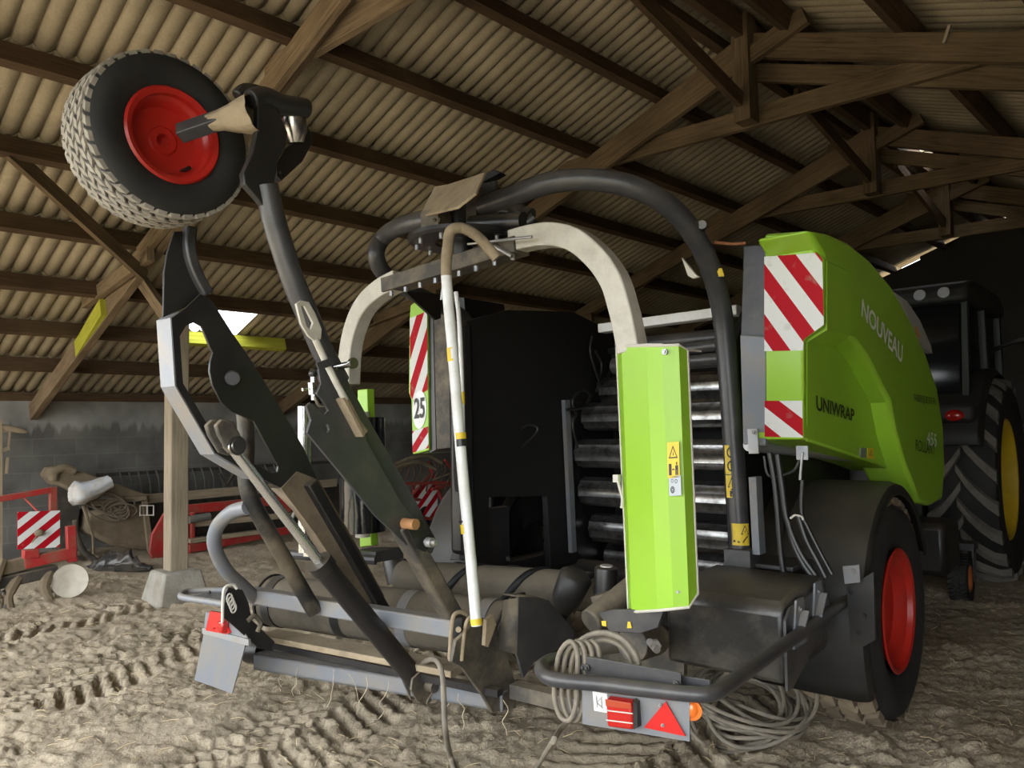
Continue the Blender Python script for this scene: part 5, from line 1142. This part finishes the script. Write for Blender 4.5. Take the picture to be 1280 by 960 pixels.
# ---- (2) old seed drill: hopper, frame, hose heap, tines
Lb = -10.0
dr = thing('seed_drill', 'dust covered tan seed drill under the white sack, by the block wall', 'farm implement')
mb = MB(); top = [(66, 588), (84, 583), (96, 588), (102, 592), (188, 622), (184, 632), (128, 612), (98, 620), (72, 606)]
mb.slab(bp([(66, 596), (72, 585), (86, 583), (98, 590), (104, 590), (186, 619), (188, 628), (150, 622), (98, 618), (76, 606)], L=Lb), (-.55, 0, 0)); mb.tube(smooth(bp([(66, 602), (68, 590), (80, 585), (95, 590)], L=Lb + .02), 5), .05, 10); mb.build('hopper', DST, dr, bevel=.03)
mb = MB(); mb.slab(bp([(110, 640), (184, 628), (192, 690), (140, 682), (108, 665)], L=Lb - .1), (-.5, 0, 0)); mb.build('hopper_body', DST, dr, bevel=.05)
mb = MB(); mb.beam(b(108, 630, L=Lb + .05), b(182, 622, L=Lb + .05), .08, .06); mb.beam(b(104, 632, L=Lb + .1), b(116, 668, L=Lb + .1), .03, .05, (1, 0, 0)); mb.beam(b(116, 668, L=Lb + .1), b(117, 692, L=Lb + .1), .02, .04, (1, 0, 0)); mb.beam(b(180, 622, L=Lb), b(188, 690, L=Lb), .06, .06, (1, 0, 0)); mb.build('drill_frame', DST, dr, bevel=.005)
mb = MB(); mb.slab(bp([(70, 606), (95, 615), (100, 640), (90, 690), (108, 700), (75, 700)], L=Lb - .2), (-.3, 0, 0)); mb.tube(smooth(bp([(94, 650), (96, 670), (106, 690), (122, 702)], L=Lb + .25), 5), .035, 8); mb.box(b(126, 706, L=Lb + .3), (.12, .14, .12)); mb.build('coulter_arm', DRK, dr, bevel=.01)
mb = MB(); rs4 = random.Random(2)
for i in range(9):
    cx, cy = rs4.uniform(124, 152), rs4.uniform(626, 640); rx, ry = rs4.uniform(12, 26), rs4.uniform(7, 13); t = rs4.uniform(-.3, .5)
    mb.tube([b(cx + rx * cos(a) * cos(t) - ry * sin(a) * sin(t), cy + rx * cos(a) * sin(t) + ry * sin(a) * cos(t), L=Lb + .12 + .03 * sin(a + i)) for a in [2 * pi * k / 22 for k in range(22)]], .012, 6, closed=True)
mb.build('seed_hose', mat('dusty rubber hose', (.12, .095, .065), .9), dr)
mb = MB()
for px in ((175, 632, 192, 632), (175, 644, 192, 644), (175, 632, 175, 645), (184, 632, 184, 645), (192, 632, 192, 645)): mb.rod(b(*px[:2], L=Lb + .1), b(*px[2:], L=Lb + .1), .008, 6)
mb.build('step_grid', PALE, dr)
# white sack lying on the drill
sk = MB(); ax_ = [(90, 622), (97, 615), (108, 615), (118, 610), (130, 605), (138, 601)]; rr = [.10, .165, .155, .125, .11, .085]
rows = []
ps = bp([(88, 617), (93, 617), (102, 616), (115, 612), (128, 606), (138, 602)], L=Lb + .20)
for i, p in enumerate(ps):
    d = (ps[min(i + 1, 5)] - ps[max(i - 1, 0)]).normalized(); x_, y_ = perp(d)
    rows.append([p + (x_ * cos(2 * pi * k / 22) * 1.0 + y_ * sin(2 * pi * k / 22) * .85) * rr[i] * (1 + .30 * noise.noise(V((k * .8, i * 1.1, 4)))) for k in range(22)])
sk.grid(rows, closed=True); sk.face([sk.bm.verts.new(p) for p in rows[0]]); sk.face([sk.bm.verts.new(p) for p in rows[-1]][::-1])
o = sk.build('feed_sack', mat('crumpled white sack', (.62, .64, .66), .6, dirt=(.42, .30, .16), damt=.7, dscale=6, bump=.5, bscale=12), None, ang=80); o.matrix_world = BARN.M
tag(o, 'crumpled white sack lying on top of the tan seed drill', 'sack')
# crumpled black plastic on the floor
mb = MB(); rows = []
for i in range(14):
    row = []
    for j in range(14):
        x = 122 + 74 * i / 13; hgt = (1 - abs(i / 6.5 - 1) ** 2) * (1 - abs(j / 6.5 - 1) ** 2)
        p = b(x, 716, Z=.02) + V((-.45 * j / 13, 0, .02 + .20 * hgt * (.5 + 1.2 * abs(noise.noise(V((i * .45, j * .45, 5)))))))
        row.append(p + V((.05 * noise.noise(V((i, j, 1.5))), .05 * noise.noise(V((i, j, 7.5))), 0)))
    rows.append(row)
o = mb.grid([smooth(r, 3) for r in rows]).build('plastic_sheet', mat('dusty black plastic', (.02, .02, .02), .35, dirt=(.14, .11, .08), damt=.6, dscale=5), None, ang=50); o.matrix_world = BARN.M
tag(o, 'crumpled black plastic sheet on the floor left of the old post', 'plastic sheet')
# ---- (3) red implement partly behind the post
Lc = -9.7
rm = thing('hay_tedder', 'long red machine with plank sides standing behind the old post', 'farm implement')
mb = MB(); mb.slab(bp([(187, 690), (190, 668), (205, 642), (226, 640), (236, 650), (238, 700), (214, 714), (196, 712)], L=Lc), (-.05, 0, 0)); mb.build('end_shield', DRED, rm, bevel=.01)
mb = MB(); mb.beam(b(232, 637, L=Lc - .1), b(400, 620, L=Lc - .1), .05, .12); mb.beam(b(236, 686, L=Lc + .05), b(400, 655, L=Lc + .05), .06, .10); mb.beam(b(240, 640, L=Lc), b(240, 690, L=Lc), .05, .07, (1, 0, 0)); mb.build('red_rail', DRED, rm, bevel=.006)
mb = MB(); mb.beam(b(240, 655, L=Lc - .05), b(400, 640, L=Lc - .05), .12, .07); mb.beam(b(236, 676, L=Lc + .08), b(330, 664, L=Lc + .08), .10, .05); mb.build('plank', M_old, rm)
mb = MB(); mb.slab(bp([(238, 690), (390, 675), (390, 705), (238, 712)], L=Lc - .1), (-.03, 0, 0)); mb.rod(b(236, 650, L=Lc + .05), b(262, 645, L=Lc + .05), .05, 10); mb.build('apron', mat('grey rubber flap', (.12, .115, .10), .9, dirt=(.2, .16, .11), damt=.6), rm)
mb = MB(); mb.slab(bp([(344, 628), (368, 616), (376, 632), (352, 645)], L=Lc + .05), (-.02, 0, 0)); mb.build('red_flap', DRED, rm)
mb = MB(); mb.rod(b(362, 655, L=Lc + .1), b(374, 626, L=Lc + .1), .02); mb.rod(b(370, 668, L=Lc + .1), b(376, 650, L=Lc + .1), .03); mb.build('stay', PALE, rm)
# long rack of tubes on the wall behind
Ld = -10.75
rk = thing('tine_rack', 'long dark rack with hanging tines along the foot of the block wall', 'rack')
mb = MB(); mb.beam(b(120, 594, L=Ld), b(420, 577, L=Ld), .05, .045); mb.build('rack_rail', DRK, rk)
mb = MB(); mb.beam(b(178, 624, L=Ld + .45), b(420, 603, L=Ld + .45), .05, .12); mb.build('rack_board', M_old, rk)
TN = mat('grey tine', (.10, .10, .095), .6)
for k in range(22):
    x = 150 + k * 11.3; a = b(x, 593 - (x - 120) * .056, L=Ld + .03)
    mb = MB(); mb.tube(smooth([a, a + V((.10, .0, -.12)), a + V((.06, .03, -.30))], 4), .012, 6); mb.build('tine', TN, rk)
mb = MB(); mb.slab([(Ld - .05, 4.0, .05), (Ld - .05, 7.2, .05), (Ld - .05, 7.2, .62), (Ld - .05, 4.0, .62)], (-.03, 0, 0)); mb.build('rack_panel', DRK, rk)
mb = MB(); p = b(283, 606, L=Ld + .3); mb.beam(p + V((0, -.10, .16)), p + V((0, 0, -.02)), .03, .05, (1, 0, 0)); mb.beam(p + V((0, .12, .16)), p + V((0, 0, -.02)), .03, .05, (1, 0, 0)); mb.build('rack_bracket', DRK, rk)
# ---- (4) red rake with its own warning board, seen under the left cover
Le = -9.0
rq = thing('hay_rake', 'rusty red hay rake with a striped board, seen left of the white pole', 'farm implement')
board('warning_board', bp([(516, 646), (547, 647), (547, 604), (516, 603)], L=Le + .15), .012, stripes('rake foil', -1.05, 2.4, .15), rq)
rs5 = random.Random(11)
mb = MB()
for (a, c) in (((494, 605), (700, 598)), ((535, 577), (558, 640)), ((512, 622), (538, 594)), ((512, 624), (530, 625)), ((490, 640), (600, 660)), ((556, 575), (575, 600)), ((540, 612), (580, 600)), ((500, 655), (560, 668)), ((620, 600), (720, 594)), ((680, 590), (690, 602))): mb.rod(b(*a, L=Le + .22), b(*c, L=Le + .1), .024, 8)
mb.build('rake_frame', DRED, rq)
for k in range(26):
    x = 492 + k * 7.6; y = 585 + 12 * rs5.random()
    p = b(x, y, L=Le); mb = MB()
    mb.tube(smooth([p + V((.0, 0, .12)), p + V((.1, .05, .16)), p + V((.22, .0, .04)), p + V((.2, -.1, -.15)), p + V((.1, -.05, -.32))], 4), .012, 6); mb.build('rake_tine', mat('rusty tine', (.10, .055, .035), .8) if k == 0 else bpy.data.materials['rusty tine'], rq)
mb = MB(); mb.tube(smooth(bp([(482, 588), (510, 574), (535, 570), (552, 578)], L=Le + .2)), .03, 8); mb.tube(smooth(bp([(480, 592), (508, 580), (525, 578), (545, 586)], L=Le + .25)), .03, 8); mb.rod(b(541, 600, L=Le + .4), b(562, 592, L=Le + .4), .012); mb.tube(smooth(bp([(540, 668), (552, 645), (566, 615), (570, 606)], L=Le + .5)), .03, 8); mb.build('rake_hose', DST, rq)
for (x, s_) in ((505, 0), (575, 0)): mb = MB(); p = b(x, 672, Z=.0); mb.lathe([(-.04, .10), (-.05, .17), (0, .2), (.05, .17), (.04, .10)], (Le + .1, p.y + .6, .2), (1, .2, 0), 24); mb.build('rake_wheel', RUB, rq)
# ---- old winch handle on a stand at the far left
wn = thing('wooden_crank', 'pale wooden crank standing in the dark at the far left edge', 'tool')
Lf = -9.6
mb = MB(); mb.beam(b(-2, 525, L=Lf), b(-2, 760, L=Lf), .06, .06, (0, 1, 0)); mb.build('stand', M_old, wn)
mb = MB(); c = b(14, 536, L=Lf); mb.ball(c, .085, 8, (.3, 1.9, .4), Matrix.Rotation(radians(-14), 3, 'X')); mb.build('blade', M_old, wn)
mb = MB(); mb.beam(b(12, 540, L=Lf), b(10, 562, L=Lf), .02, .025, (1, 0, 0)); mb.beam(b(-4, 565, L=Lf), b(12, 560, L=Lf), .02, .04); mb.beam(b(9, 572, L=Lf), b(7, 592, L=Lf), .03, .035, (1, 0, 0)); mb.beam(b(-2, 540, L=Lf), b(14, 537, L=Lf), .03, .03); mb.build('crank_handle', M_old, wn)
